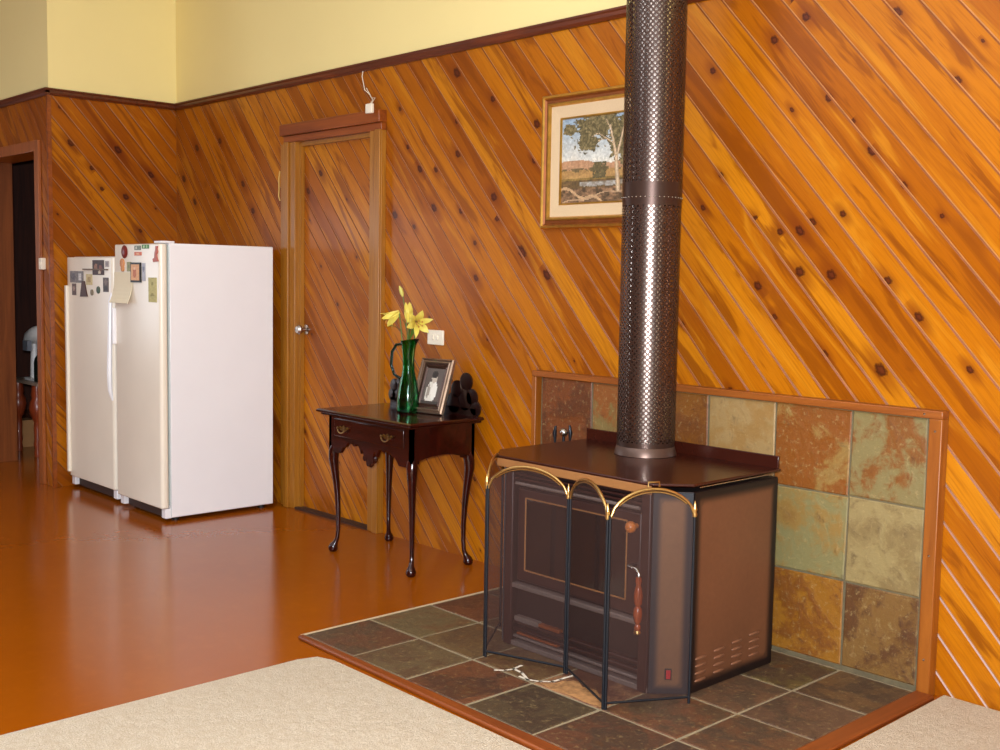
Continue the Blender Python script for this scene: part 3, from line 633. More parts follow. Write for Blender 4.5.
# ------------------------------------------------------------ side table (mahogany, cabriole legs)
KH = .6865
tb = thing('side_table', 'dark polished mahogany side table with drawer and cabriole legs', 'table', (2.70, -.26, 0))
m = MB(); prof = [(0, .664), (.012, .666), (.020, .674), (.020, .681), (.012, KH), ]
x0, x1, y0, y1 = 2.338, 3.018, -.445, -.04
for (e0, za, e1, zb) in ((0.004, .660, .004, .666), (.004, .666, .022, .674), (.022, .674, .022, .681), (.022, .681, .014, KH)):
    P0 = [(x0 - e0, y0 - e0), (x1 + e0, y0 - e0), (x1 + e0, y1), (x0 - e0, y1)]; P1 = [(x0 - e1, y0 - e1), (x1 + e1, y0 - e1), (x1 + e1, y1), (x0 - e1, y1)]
    m.add([(*q, za) for q in P0] + [(*q, zb) for q in P1], [(i, (i + 1) % 4, 4 + (i + 1) % 4, 4 + i) for i in range(4)])
P1 = [(x0 - .014, y0 - .014), (x1 + .014, y0 - .014), (x1 + .014, y1), (x0 - .014, y1)]; m.add([(*q, KH) for q in P1], [(0, 1, 2, 3)])
P1 = [(x0 - .004, y0 - .004), (x1 + .004, y0 - .004), (x1 + .004, y1), (x0 - .004, y1)]; m.add([(*q, .660) for q in P1], [(3, 2, 1, 0)])
m.build('tabletop', M_mahog, tb, smooth=20)
# front apron with a scalloped lower edge and a pierced-looking centre drop
def scal(x, xc, half):
    u = abs(x - xc) / half
    if u < .10: return .478 - 0.0 * u
    if u < .16: return .500 + (u - .10) * .5
    if u < .22: return .525 - .022 * sin((u - .16) / .06 * pi)
    if u < .50: return .535 + .018 * abs(sin((u - .22) / .14 * pi)) - .01
    if u < .62: return .545 - .03 * sin((u - .50) / .12 * pi / 2) 
    return .520 - .035 * min(1, (u - .62) / .1)
AX0, AX1, AYF, AYB = 2.376, 3.005, -.432, -.065
xs = [AX0 + (AX1 - AX0) * i / 64 for i in range(65)]; xc = (AX0 + AX1) / 2
m = MB(); pts = [(x, scal(x, xc, (AX1 - AX0) / 2)) for x in xs] + [(AX1, .661), (AX0, .661)]
m.prism(pts, AYF, AYF + .018, lambda a, b, c: (a, c, b)); m.build('front_apron', M_mahog, tb, smooth=20)
for nm, xx in (('side_apron', AX0), ('side_apron', AX1 - .018)):
    m = MB(); ys = [AYF + (AYB - AYF) * i / 40 for i in range(41)]
    pts = [(y, .485 + .045 * max(0, sin((i / 40) * pi)) ** .45) for i, y in enumerate(ys)] + [(AYB, .661), (AYF, .661)]
    m.prism(pts, xx, xx + .018, lambda a, b, c: (c, a, b)); m.build(nm, M_mahog, tb, smooth=20)
MB().box(AX0, AX1, AYB - .018, AYB, .50, .661).build('back_apron', M_mahog, tb)
MB().lathe([(.017, -.012), (.020, -.004), (.012, .004), (.014, .010)], (xc - .028, AYF + .009, .487), 10, Mx).lathe([(.017, -.012), (.020, -.004), (.012, .004), (.014, .010)], (xc + .028, AYF + .009, .487), 10, Mx).lathe([(.020, -.012), (.023, -.004), (.014, .004), (.016, .010)], (xc, AYF + .009, .468), 10, Mx).build('apron_drop', M_mahog, tb)
dw = MB().box(2.425, 2.955, AYF - .006, AYF + .004, .565, .648).build('drawer', M_mahog, tb, bevel=.003)
for hx in (2.505, 2.842):
    m = MB()
    m.prism([(hx - .036, .607), (hx - .03, .617), (hx - .012, .612), (hx, .622), (hx + .012, .612), (hx + .03, .617), (hx + .036, .607), (hx + .02, .598), (hx, .592), (hx - .02, .598)], AYF - .009, AYF - .006, lambda a, b, c: (a, c, b))
    for s in (-1, 1): m.lathe([(.005, 0), (.005, .012), (.007, .016), (1e-6, .019)], (hx + s * .026, AYF - .008, .609), 8, Mx)
    m.sweep([(hx + .028 * cos(a) , AYF - .020 - .004 * sin(-a), .607 + .020 * sin(a)) for a in [pi + pi * i / 10 for i in range(11)]], .0032, 6)
    m.build('drawer_handle', M_abrass, dw)
# cabriole legs: knee bulges outwards, ankle curves back in, pad foot
def leg(px, py, sx, sy, knee=1.0):
    m = MB(); pth = []; rr = []
    spec = [(.560, .000, .024), (.520, .004, .026), (.485, .014, .029), (.45, .016, .027), (.40, .010, .022), (.34, .002, .0185), (.27, -.004, .0155), (.19, -.008, .0135), (.11, -.008, .0115), (.065, -.004, .0115), (.045, .004, .014), (.030, .012, .022), (.018, .016, .027), (.008, .016, .025), (.0, .016, .018)]
    for z, off, r in spec: pth.append((px + sx * off * .7, py + sy * off * .7, z)); rr.append(r * .88)
    m.sweep(pth, rr, 14); m.box(px - .021, px + .021, py - .021, py + .021, .50, .655); return m.build('leg', M_mahog, tb, smooth=50)
leg(2.402, -.405, -1, -1); leg(2.98, -.405, 1, -1); leg(2.402, -.092, -1, 1); leg(2.98, -.092, 1, 1)
# fretwork gallery standing along the back of the top
def lobes(cs):
    m = MB()
    for (x, z, r) in cs: m.lathe([(r * .8, 0), (r, .003), (r, .010), (r * .8, .013)], (x, -.052, z), 18, Mx)
    return m
m = lobes([(2.935, .755, .058), (2.875, .80, .045), (2.935, .842, .042), (2.975, .772, .040), (3.00, .722, .036), (2.855, .735, .055), (2.42, .735, .040), (2.40, .780, .036), (2.435, .79, .028), (2.385, .735, .034), (2.48, .715, .03)])
m.box(2.37, 3.01, -.065, -.052, KH, .722); m.build('back_gallery', plain('black_mahogany_fretwork', (26, 8, 6), .3), tb, smooth=40)

# green glass jug
vx, vy = 2.685, -.20
jug = thing('glass_jug', 'tall green glass jug with a blue handle holding yellow lilies', 'vase', (vx, vy, KH))
o_prof = [(.050, 0), (.054, .006), (.054, .03), (.050, .08), (.043, .13), (.034, .17), (.0285, .20), (.0275, .24), (.029, .28), (.033, .31), (.040, .335)]
prof = o_prof + [(.037, .334), (.030, .31), (.026, .28), (.0245, .24), (.0255, .20), (.031, .17), (.040, .13), (.047, .08), (.050, .03), (.048, .012), (1e-6, .010)]
m = MB(); m.lathe(prof, (vx, vy, KH), 32)
# pull out a pouring lip
m.v = [((x + .018 * max(0, (z - KH - .30) / .035) * max(0, (x - vx) / .04) ** 2 * 1.4), y, z + .012 * max(0, (z - KH - .30) / .035) * max(0, (x - vx) / .04)) for (x, y, z) in m.v]
jb = m.build('jug_body', M_gglass, jug, smooth=60)
MB().sweep([(vx - .022, vy - .012, KH + .32), (vx - .055, vy - .03, KH + .315), (vx - .075, vy - .04, KH + .28), (vx - .078, vy - .042, KH + .22), (vx - .065, vy - .035, KH + .175), (vx - .034, vy - .018, KH + .155)], [.006, .007, .007, .007, .006, .008], 10).build('jug_handle', M_bglass, jug, smooth=60)
MB().lathe([(.0465, .012), (.049, .03), (.046, .08), (.039, .13), (.030, .165), (1e-6, .1651)], (vx, vy, KH), 24).build('water', M_water, jug, smooth=60)

# lilies
def lily(top, base, axis, size, openness, label, leaf=None, npet=6):
    t = thing('yellow_lily', label, 'flower', base, 'yellow lilies in the green jug')
    B = Vector(base); Tt = Vector(top); mid = B.lerp(Tt, .55) + Vector((0, 0, .01))
    pts = [B, B.lerp(mid, .5), mid, mid.lerp(Tt, .5) + Vector((0, 0, .008)), Tt]
    MB().sweep(pts, [.0028, .0028, .0026, .0026, .003], 6).build('stem', M_stem, t, smooth=60)
    ax = Vector(axis).normalized(); ref = Vector((0, 0, 1)) if abs(ax.z) < .9 else Vector((1, 0, 0)); U = ax.cross(ref).normalized(); V = ax.cross(U)
    m = MB()
    for k in range(npet):
        a = 2 * pi * k / npet + .3; rd = U * cos(a) + V * sin(a); sd = ax.cross(rd).normalized(); rows = []
        for i in range(9):
            u = i / 8; out = size * openness * (u ** 1.4) * (1.0 if k % 2 else .9); fw = size * (.9 * u - openness * .55 * max(0, u - .55) ** 1.3 * 2)
            wd = size * .17 * sin(pi * min(1, .12 + u * .9)) ** .8 * (.75 if k % 2 else 1)
            c = Tt + ax * fw + rd * (out + .004)
            rows.append([c - sd * wd + rd * wd * .25, c, c + sd * wd + rd * wd * .25])
        vs = [q for r in rows for q in r]; n0 = len(vs); vs += [q + ax * .0012 for q in vs]
        fs = []
        for i in range(8):
            for j in range(2): q = i * 3 + j; fs.append((q, q + 1, q + 4, q + 3)); fs.append((n0 + q + 3, n0 + q + 4, n0 + q + 1, n0 + q))
        for i in range(8): fs.append((i * 3, i * 3 + 3, n0 + i * 3 + 3, n0 + i * 3)); fs.append((i * 3 + 5, i * 3 + 2, n0 + i * 3 + 2, n0 + i * 3 + 5))
        m.add(vs, fs)
    m.build('petals', M_petal, t, smooth=70)
    if openness > .3:
        m = MB()
        for k in range(5):
            a = 2 * pi * k / 5; e = Tt + ax * size * .75 + (U * cos(a) + V * sin(a)) * size * .14
            m.sweep([Tt, Tt.lerp(e, .6), e], .0011, 5); m.ball(e, .004, 1.2, 6)
        m.build('stamen', plain('brown_stamen', (190, 130, 50), .6), t)
    if leaf:
        m = MB()
        for (s, e, wd) in leaf:
            s = Vector(s); e = Vector(e); d = (e - s); sd = d.cross(Vector((.3, .7, .2))).normalized(); rows = []
            for i in range(7):
                u = i / 6; c = s + d * u + Vector((0, 0, .03 * sin(pi * u))); rows += [c - sd * wd * sin(pi * (.08 + .9 * u)), c + Vector((0, 0, .002)), c + sd * wd * sin(pi * (.08 + .9 * u))]
            m.add(rows, [(i * 3 + j, i * 3 + j + 1, i * 3 + j + 4, i * 3 + j + 3) for i in range(6) for j in range(2)])
        m.build('leaf', M_stem, t, smooth=60)
    return t
P = lambda dx, dy, dz: (vx + dx, vy + dy, KH + dz)
RR = Vector((.68, .73, 0))                          # sideways direction across the bouquet
def Q(a, b, dz): return (vx + RR.x * a + .73 * b, vy + RR.y * a - .68 * b, KH + dz)
lily(Q(-.045, .01, .47), P(-.006, 0, .05), (-.62, -.50, -.55), .105, .42, 'drooping yellow lily on the door side of the green jug', [(P(-.005, 0, .33), Q(-.10, .03, .40), .010), (P(0, 0, .33), Q(-.03, .05, .44), .012)])
lily(Q(.035, .03, .425), P(.008, 0, .05), (.62, -.30, -.05), .105, .62, 'wide open yellow lily above the switch side of the green jug', [(P(0, 0, .33), Q(.05, .04, .38), .012), (P(.01, 0, .33), Q(.02, -.02, .43), .010)])
lily(Q(-.002, .0, .42), P(.0, .008, .05), (-.05, -.02, 1), .11, .13, 'upright half-closed yellow lily rising from the green jug', [(P(0, 0, .32), Q(.01, .0, .42), .010)])
t = thing('lily_bud', 'small green-yellow lily bud highest above the green jug', 'flower', P(-.002, -.006, .05), None)
MB().sweep([P(-.002, -.006, .05), P(0, -.004, .3), Q(-.015, 0, .46), Q(-.03, 0, .545)], .002, 6).build('stem', M_stem, t)
MB().sweep([Q(-.03, 0, .540), Q(-.034, 0, .555), Q(-.040, 0, .575), Q(-.046, 0, .59)], [.004, .010, .009, .003], 8).build('bud', plain('yellow_green_bud', (206, 196, 96), .5), t, smooth=60)

# photo frame leaning back on its strut
fx, fy = 2.785, -.165
pf = thing('standing_photo', 'ridged pewter photo frame with black-and-white portrait on the table', 'picture frame', (fx, fy, KH))
th = math.radians(-19); FM = Matrix.Translation((fx, fy, KH)) @ Matrix.Rotation(math.radians(8), 4, 'Z') @ Matrix.Rotation(th, 4, 'X')
def ring(m, a, b, w0, h0, w1, h1, d0, d1):
    o_ = [(-w0, h0[0]), (w0, h0[0]), (w0, h0[1]), (-w0, h0[1])]; i_ = [(-w1, h1[0]), (w1, h1[0]), (w1, h1[1]), (-w1, h1[1])]
    m.add([FM @ Vector((x, -d0, z)) for x, z in o_] + [FM @ Vector((x, -d1, z)) for x, z in i_], [(k, (k + 1) % 4, 4 + (k + 1) % 4, 4 + k) for k in range(4)])
W2, HT = .100, .262
m = MB(); steps = [(0, .0), (0, .016), (.006, .022), (.010, .014), (.014, .022), (.020, .024), (.024, .012)]
for (a, d0), (b, d1) in zip(steps[:-1], steps[1:]): ring(m, 0, 0, W2 - a, (a, HT - a), W2 - b, (b, HT - b), d0, d1)
m.add([FM @ Vector(q) for q in ((-W2, 0, 0), (W2, 0, 0), (W2, 0, HT), (-W2, 0, HT))], [(0, 1, 2, 3)]); m.build('frame', M_pewter, pf, smooth=0)
m = MB(); steps = [(.024, .012), (.034, .010), (.040, .014), (.046, .008)]
for (a, d0), (b, d1) in zip(steps[:-1], steps[1:]): ring(m, 0, 0, W2 - a, (a, HT - a), W2 - b, (b, HT - b), d0, d1)
m.build('inner_frame', M_bronze, pf, smooth=0)
def portrait(u, v):
    c = (96, 84, 78)
    if ((u - .45) / .30) ** 2 + ((v - .30) / .34) ** 2 < 1: c = (214, 204, 190)
    if ((u - .62) / .16) ** 2 + ((v - .36) / .26) ** 2 < 1: c = (228, 220, 208)
    if ((u - .52) / .16) ** 2 + ((v - .72) / .13) ** 2 < 1: c = (188, 172, 156)
    if ((u - .50) / .19) ** 2 + ((v - .83) / .09) ** 2 < 1: c = (54, 46, 44)
    if ((u - .30) / .08) ** 2 + ((v - .35) / .2) ** 2 < 1: c = (150, 138, 126)
    if v < .06: c = (70, 62, 58)
    return c
painted('photo', -(W2 - .046), W2 - .046, .046, HT - .046, portrait, 18, 26, lambda x, z, h: tuple(FM @ Vector((x, -.007 - h * .3, z))), pf)
m = MB(); a = FM @ Vector((0, .002, .17)); b = Vector((fx - .03, fy + .10, KH + .003)); m.sweep([a, b], .006, 6); m.build('strut', M_bronze, pf)

# ------------------------------------------------------------ wall fittings
sw = thing('light_switch', 'white light switch plate on the boards above the side table', 'light switch', (2.65, 0, 1.03))
MB().box(2.588, 2.706, -.010, 0, .995, 1.066).build('plate', M_plate, sw, bevel=.003)
MB().box(2.625, 2.640, -.015, -.009, 1.02, 1.042).box(2.655, 2.670, -.015, -.009, 1.02, 1.042).build('rocker', M_plate, sw, bevel=.001)
sw = thing('light_switch', 'narrow cream light switch on the casing beside the open doorway', 'light switch', (-.11, -WY, 1.36))
MB().box(-.122, -.078, -WY - .028, -WY, 1.325, 1.395).build('plate', M_plate, sw, bevel=.003)
MB().box(-.106, -.092, -WY - .033, -WY - .027, 1.35, 1.37).build('rocker', M_plate, sw)
bx = thing('junction_box', 'small white plastic box on the upper corner of the door casing', 'junction box', (2.195, -.05, 2.15))
MB().box(2.175, 2.225, -.088, -.07, 2.125, 2.172).build('box', M_plate, bx, bevel=.003)
MB().sweep([(2.045, -.006, 2.376), (2.048, -.016, 2.33), (2.075, -.018, 2.26), (2.115, -.018, 2.235), (2.16, -.03, 2.20), (2.195, -.075, 2.168)], .0026, 6).sweep([(2.08, -.012, 2.27), (2.13, -.014, 2.215), (2.165, -.02, 2.212), (2.185, -.06, 2.172)], .0022, 6).build('wire', M_plate, bx, smooth=60)
tag(MB().sweep([(1.262, -.012, 1.90), (1.258, -.016, 1.86), (1.260, -.016, 1.80), (1.256, -.016, 1.76), (1.26, -.010, 1.735)], .004, 6).build('hanging_cord', plain('yellow_cord', (222, 176, 92), .5), smooth=60), 'short yellow cord hanging beside the door casing above the refrigerator', 'cord')

# ------------------------------------------------------------ landscape painting in a gilt frame
pic = thing('framed_painting', 'landscape painting of a pale gum tree in a gilt frame', 'painting', (3.69, 0, 1.82))
PX0, PX1, PZ0, PZ1 = 3.362, 4.06, 1.532, 2.092
def pring(m, a, d0, b, d1):
    o_ = [(PX0 + a, PZ0 + a), (PX1 - a, PZ0 + a), (PX1 - a, PZ1 - a), (PX0 + a, PZ1 - a)]; i_ = [(PX0 + b, PZ0 + b), (PX1 - b, PZ0 + b), (PX1 - b, PZ1 - b), (PX0 + b, PZ1 - b)]
    m.add([(x, -d0, z) for x, z in o_] + [(x, -d1, z) for x, z in i_], [(k, (k + 1) % 4, 4 + (k + 1) % 4, 4 + k) for k in range(4)])
def rings(name, st, mat):
    m = MB()
    for (a, d0), (b, d1) in zip(st[:-1], st[1:]): pring(m, a, d0, b, d1)
    return m.build(name, mat, pic, smooth=0)
rings('frame', [(0, 0), (0, .020), (.004, .030), (.012, .032), (.016, .026)], M_gold)
rings('frame_cove', [(.016, .026), (.024, .020), (.034, .022)], M_goldd)
rings('inner_moulding', [(.034, .022), (.038, .030), (.044, .030), (.050, .018)], M_gold)
rings('linen_slip', [(.050, .018), (.098, .013)], M_mat)
rings('gilt_fillet', [(.098, .013), (.100, .017), (.105, .017), (.107, .010)], M_gold)
rp = random.Random(77)
def vn(x, y, s):      # value noise
    def h(i, j): return (math.sin(i * 127.1 + j * 311.7 + s) * 43758.5453) % 1
    i, j = math.floor(x), math.floor(y); fx_, fy_ = x - i, y - j; fx_ = fx_ * fx_ * (3 - 2 * fx_); fy_ = fy_ * fy_ * (3 - 2 * fy_)
    return (h(i, j) * (1 - fx_) + h(i + 1, j) * fx_) * (1 - fy_) + (h(i, j + 1) * (1 - fx_) + h(i + 1, j + 1) * fx_) * fy_
def fbm(x, y, s): return .5 * vn(x, y, s) + .3 * vn(x * 2.1, y * 2.1, s + 3) + .2 * vn(x * 4.3, y * 4.3, s + 7)
mixc = lambda a, b, f: tuple(p * (1 - f) + q * f for p, q in zip(a, b))
def landscape(u, v):
    n1 = fbm(u * 7, v * 7, 1); n2 = fbm(u * 26, v * 30, 4); n3 = fbm(u * 60, v * 46, 9)
    g = lambda c: tuple(x * (.82 + .36 * n3) for x in c)
    if v > .40: c = mixc((214, 206, 190), (142, 160, 176), min(1, max(0, (v - .45) * 1.8 + .5 * n1 - .2)))
    elif v > .29: c = mixc((150, 112, 66), (190, 150, 92), n2)
    elif v > .26: c = mixc((92, 74, 36), (168, 134, 74), n2)
    else: c = mixc((62, 50, 30), (138, 106, 66), n2)
    hl = .47 + .03 * sin(u * 8 + .4) + .012 * n2
    if .38 < v < hl: c = mixc((160, 116, 84), (190, 148, 112), n2)
    if .36 < v < .40 and n2 > .5: c = (112, 92, 60)
    if .17 + .03 * n2 < v < .25 - .02 * n1 and .22 < u < .98: c = mixc((188, 186, 182), (110, 96, 78), n2 * 1.2)
    if v < .17: c = mixc((50, 40, 26), (164, 124, 90), n2 ** 1.3 * 1.3)
    m1 = max(math.exp(-(((u - .42) / .30) ** 2 + ((v - .90) / .16) ** 2)), math.exp(-(((u - .30) / .17) ** 2 + ((v - .70) / .14) ** 2)) * .85, math.exp(-(((u - .78) / .30) ** 2 + ((v - .72) / .34) ** 2)), math.exp(-(((u - .10) / .12) ** 2 + ((v - .86) / .10) ** 2)) * .8)
    if m1 * .8 + n2 * .55 + n1 * .15 > .74: c = mixc((66, 58, 32), (150, 132, 92), n3 ** 1.2 * 1.1)
    if .27 < v < .46 and abs(u - .44) < .05 + .05 * n2 and n3 > .3: c = mixc((74, 66, 42), (116, 100, 66), n3)
    for (a0, b0, a1, b1, w0, w1) in ((.655, .10, .62, .55, .024, .018), (.62, .55, .55, .88, .016, .007), (.63, .50, .72, .92, .015, .006), (.60, .66, .42, .80, .009, .004), (.42, .80, .34, .76, .005, .003), (.75, .12, .78, .62, .016, .010), (.57, .80, .50, .96, .006, .003), (.78, .62, .90, .90, .01, .004), (.53, .74, .40, .70, .005, .003)):
        t_ = ((u - a0) * (a1 - a0) + (v - b0) * (b1 - b0)) / ((a1 - a0) ** 2 + (b1 - b0) ** 2)
        if 0 <= t_ <= 1:
            d = math.hypot(u - a0 - t_ * (a1 - a0), v - b0 - t_ * (b1 - b0)); w_ = w0 + (w1 - w0) * t_
            if d < w_ * (.7 + .6 * n3): c = mixc((214, 190, 156), (136, 106, 78), d / w_ * .8)
    if v < .22 and abs((v - .02) - (.42 - u) * .34 - .03 * sin(u * 20)) < .012 + .01 * n2: c = (186, 150, 110)
    if v < .16 and abs((v - .04) - (u - .25) * .2 - .02 * sin(u * 16)) < .008: c = (176, 142, 108)
    return g(c)
painted('canvas', PX0 + .107, PX1 - .107, PZ0 + .107, PZ1 - .107, landscape, 110, 84, lambda x, z, h: (x, -.009 - h * .3, z), pic)

# ------------------------------------------------------------ wood stove
SX0, SX1 = 3.835, 4.690; CH = .09; SYB, SYS, SYF = -.180, -.645, -.735; SZ = .69
st = thing('wood_stove', 'freestanding brown enamel wood heater with glass door on the slate hearth', 'wood stove', ((SX0 + SX1) / 2, -.45, .0115))
Z0 = .0115
def edge_panel(name, p0, p1, z0, z1, mat, parent, margin=.03, thick=.004, wob=0):
    """sheet panel with an 'edge' value falling to 0 at its dark borders"""
    p0 = Vector((*p0, 0)); p1 = Vector((*p1, 0)); d = p1 - p0; L = d.length; d.normalize(); nrm = Vector((d.y, -d.x, 0))
    us = [0, margin * .45, margin, margin * 1.6] + [L * .5] + [L - margin * 1.6, L - margin, L - margin * .45, L]; hs = [z0, z0 + margin * .45, z0 + margin, z0 + margin * 1.6, (z0 + z1) / 2, z1 - margin * 1.6, z1 - margin, z1 - margin * .45, z1]
    vs = []; ed = []
    for z in hs:
        for u in us:
            q = p0 + d * u + Vector((0, 0, z)) ; vs.append(q + nrm * thick); k = min(u, L - u, z - z0, z1 - z) / (margin * 1.6); ed.append(max(0, min(1, (k - .3) / .7)))
    n = len(us); fs = [(j * n + i, j * n + i + 1, (j + 1) * n + i + 1, (j + 1) * n + i) for j in range(len(hs) - 1) for i in range(n - 1)]
    nb = len(vs); vs += [p0 + Vector((0, 0, z0)), p1 + Vector((0, 0, z0)), p1 + Vector((0, 0, z1)), p0 + Vector((0, 0, z1))]; ed += [0] * 4
    cr = [0, n - 1, n * len(hs) - 1, n * (len(hs) - 1)]
    fs += [(nb + i, nb + (i + 1) % 4, cr[(i + 1) % 4], cr[i]) for i in range(4)] + [(nb + 3, nb + 2, nb + 1, nb)]
    me = bpy.data.meshes.new(name); Lw = Vector(parent['_w']); me.from_pydata([tuple(v - Lw) for v in vs], [], fs); me.materials.append(mat)
    at = me.attributes.new('edge', 'FLOAT', 'POINT')
    for i, e in enumerate(ed): at.data[i].value = e
    o = bpy.data.objects.new(name, me); col.objects.link(o); o.parent = parent; o['_w'] = tuple(Lw); return o
hexa = [(SX0, SYB), (SX0, SYS), (SX0 + CH, SYF), (SX1 - CH, SYF), (SX1, SYS), (SX1, SYB)]
def inset(d): return [(SX0 + d, SYB - d * .2), (SX0 + d, SYS + d * .4), (SX0 + CH + d * .4, SYF + d), (SX1 - CH - d * .4, SYF + d), (SX1 - d, SYS + d * .4), (SX1 - d, SYB - d * .2)]
# body core: sides and back, with the front bay recessed
m = MB(); FR = SYF + .03
core = [(SX0 + .004, SYB), (SX0 + .004, SYS + .002), (SX0 + CH + .003, SYF + .005), (SX0 + CH + .045, SYF + .005), (SX0 + CH + .045, FR), (SX1 - CH - .045, FR), (SX1 - CH - .045, SYF + .005), (SX1 - CH - .003, SYF + .005), (SX1 - .004, SYS + .002), (SX1 - .004, SYB)]
m.prism(core, Z0, SZ - .028); m.build('body', M_cast, st, smooth=0)
edge_panel('side_panel', (SX1 - .003, SYS + .004), (SX1 - .003, SYB - .004), Z0 + .006, SZ - .03, M_panel, st, .03)
edge_panel('corner_panel', (SX1 - CH, SYF + .002), (SX1 - .003, SYS), Z0 + .006, SZ - .03, M_panel2, st, .022)
edge_panel('corner_panel', (SX0 + .003, SYS), (SX0 + CH, SYF + .002), Z0 + .006, SZ - .03, M_panel2, st, .022)
edge_panel('side_panel', (SX0 + .003, SYB - .004), (SX0 + .003, SYS + .004), Z0 + .006, SZ - .03, M_panel, st, .03)
# columns either side of the door
MB().box(SX0 + CH + .006, SX0 + CH + .044, SYF - .004, SYF + .01, Z0, SZ - .03).build('front_column', M_cast2, st, bevel=.004)
MB().box(SX1 - CH - .044, SX1 - CH - .006, SYF - .004, SYF + .01, Z0, SZ - .03).build('front_column', M_cast2, st, bevel=.004)
# top plate: overhanging, folded lip, raised back flange
top = [(SX0 - .035, SYB + .01), (SX0 - .035, SYS - .004), (SX0 + CH - .03, SYF - .014), (SX1 - CH + .002, SYF - .010), (SX1 + .004, SYS - .004), (SX1 + .004, SYB + .01)]
m = MB(); m.prism(top, SZ - .010, SZ); tp = m.build('top_plate', M_stovetop, st, bevel=.004, smooth=25)
lipo = [(SX0 - .033, SYS - .003), (SX0 + CH - .029, SYF - .012), (SX1 - CH + .001, SYF - .009)]
m = MB(); lp = [Vector((*q, 0)) for q in lipo]
m.prism([(SX0 - .033, SYS - .003), (SX0 + CH - .029, SYF - .0135), (SX1 - CH + .001, SYF - .0095), (SX1 - CH - .01, SYF + .006), (SX0 + CH - .01, SYF + .006), (SX0 - .015, SYS + .012)], SZ - .038, SZ - .010)
m.build('front_lip', M_lip, tp, bevel=.002, smooth=0)
MB().box(SX0 - .035, SX1 - .004, SYB + .002, SYB + .010, SZ - .01, SZ + .042).build('back_flange', M_stovetop, tp, bevel=.002)
MB().sweep([(SX1 + .005, SYS + .02, SZ - .013), (SX1 + .005, SYB - .04, SZ - .013)], .0018, 6).build('plate_edge_highlight', M_chrome, tp)  # highlight along the plate edge built in as a thin bright rod
# top vent band and hand rail above the door
m = MB(); BX0, BX1 = SX0 + CH + .045, SX1 - CH - .045
for k in range(3): m.box(BX0, BX1, FR - .022, FR, .612 + k * .016, .618 + k * .016)
m.build('vent_louvre', M_cast2, st)
MB().sweep([(BX0 + .01, FR - .028, .600), (BX1 - .01, FR - .028, .600)], .006, 10).build('towel_bar', M_ledge, st)
# door with glass, frame, knob, and turned handle
dz0, dz1 = .250, .582
door = MB().box(BX0 + .01, BX1 - .01, FR - .018, FR, dz0, dz1).build('fire_door', M_cast2, st, bevel=.005)
MB().box(BX0 + .055, BX1 - .07, FR - .021, FR - .017, dz0 + .045, dz1 - .035).build('door_glass', M_firegl, door, bevel=.002)
m = MB(); gx0, gx1, gz0, gz1 = BX0 + .052, BX1 - .067, dz0 + .042, dz1 - .032
for a, b in (((gx0, gz0), (gx1, gz0)), ((gx1, gz0), (gx1, gz1)), ((gx1, gz1), (gx0, gz1)), ((gx0, gz1), (gx0, gz0))): m.sweep([(a[0], FR - .020, a[1]), (b[0], FR - .020, b[1])], .0028, 6)
m.build('glass_bead', M_lip, door)
hk = MB(); hk.ball((BX1 - .028, FR - .048, .540), .019, 1, 14); hk.lathe([(.008, 0), (.008, .03)], (BX1 - .028, FR - .018, .540), 10, Mx); hk.build('air_knob', plain('amber_wood_knob', (176, 98, 40), .3), door, smooth=60)
HX, HY = SX1 - CH - .012, SYF - .045
m = MB(); m.lathe([(.006, .222), (.010, .226), (.011, .238), (.007, .246), (.012, .256), (.015, .275), (.013, .295), (.008, .303), (.013, .312), (.015, .335), (.011, .36), (.008, .37), (.011, .382), (.009, .395), (1e-6, .40)], (HX, HY, 0), 14)
hd = m.build('door_handle', M_turned, door, smooth=50)
MB().sweep([(HX - .055, FR - .016, .418), (HX - .05, HY + .01, .420), (HX - .01, HY, .418), (HX, HY, .405), (HX, HY, .392)], .006, 8).build('handle_bracket', M_chrome, hd, smooth=60)
MB().lathe([(.009, .212), (.012, .217), (.010, .226)], (HX, HY, 0), 12).build('handle_ferrule', M_brass, hd)
# ledge, lower bay with louvres
MB().box(BX0 - .005, BX1 + .005, FR - .030, FR, .222, .240).build('ash_ledge', M_ledge, st, bevel=.004)
m = MB(); m.box(BX0, BX1, FR - .006, FR, .115, .220); m.build('lower_panel', M_cast, st)
for z, mt in ((.092, M_cast2), (.066, M_cast2), (.040, M_ledge)): MB().box(BX0, BX1, FR - .022, FR, z, z + .010).build('lower_louvre', mt, st, bevel=.003)
MB().rbox(BX0 + .01, BX0 + .13, FR - .026, FR - .006, .104, .122, .006, 'y').build('air_slide', M_ledge, st)
MB().box(BX0 + .12, BX0 + .23, FR - .024, FR - .004, .106, .118).box(BX0 + .02, BX0 + .22, FR - .024, FR - .004, .055, .063).build('louvre_reflection_bar', M_copper_refl, st, bevel=.002)  # orange reflections on the louvres built as copper-toned bars
MB().box(BX0 - .04, BX1 + .04, FR - .03, FR - .0, Z0, .030).build('base_rail', M_ledge, st, bevel=.003)
# rocker switch on the corner panel
dcp = Vector((CH - .003, CH, 0)).normalized(); ncp = Vector((dcp.y, -dcp.x, 0)); cc = Vector((SX1 - CH * .52, (SYF + SYS) / 2 - .0, 0)) + ncp * .004
RM = Matrix(((dcp.x, -ncp.x, 0, cc.x), (dcp.y, -ncp.y, 0, cc.y), (0, 0, 1, 0), (0, 0, 0, 1)))
s_ = MB().box(-.011, .011, -.004, 0, .062, .098, RM).build('switch_bezel', M_black, st)
MB().box(-.007, .007, -.008, -.003, .066, .094, RM).build('rocker_switch', M_red, s_, bevel=.001)
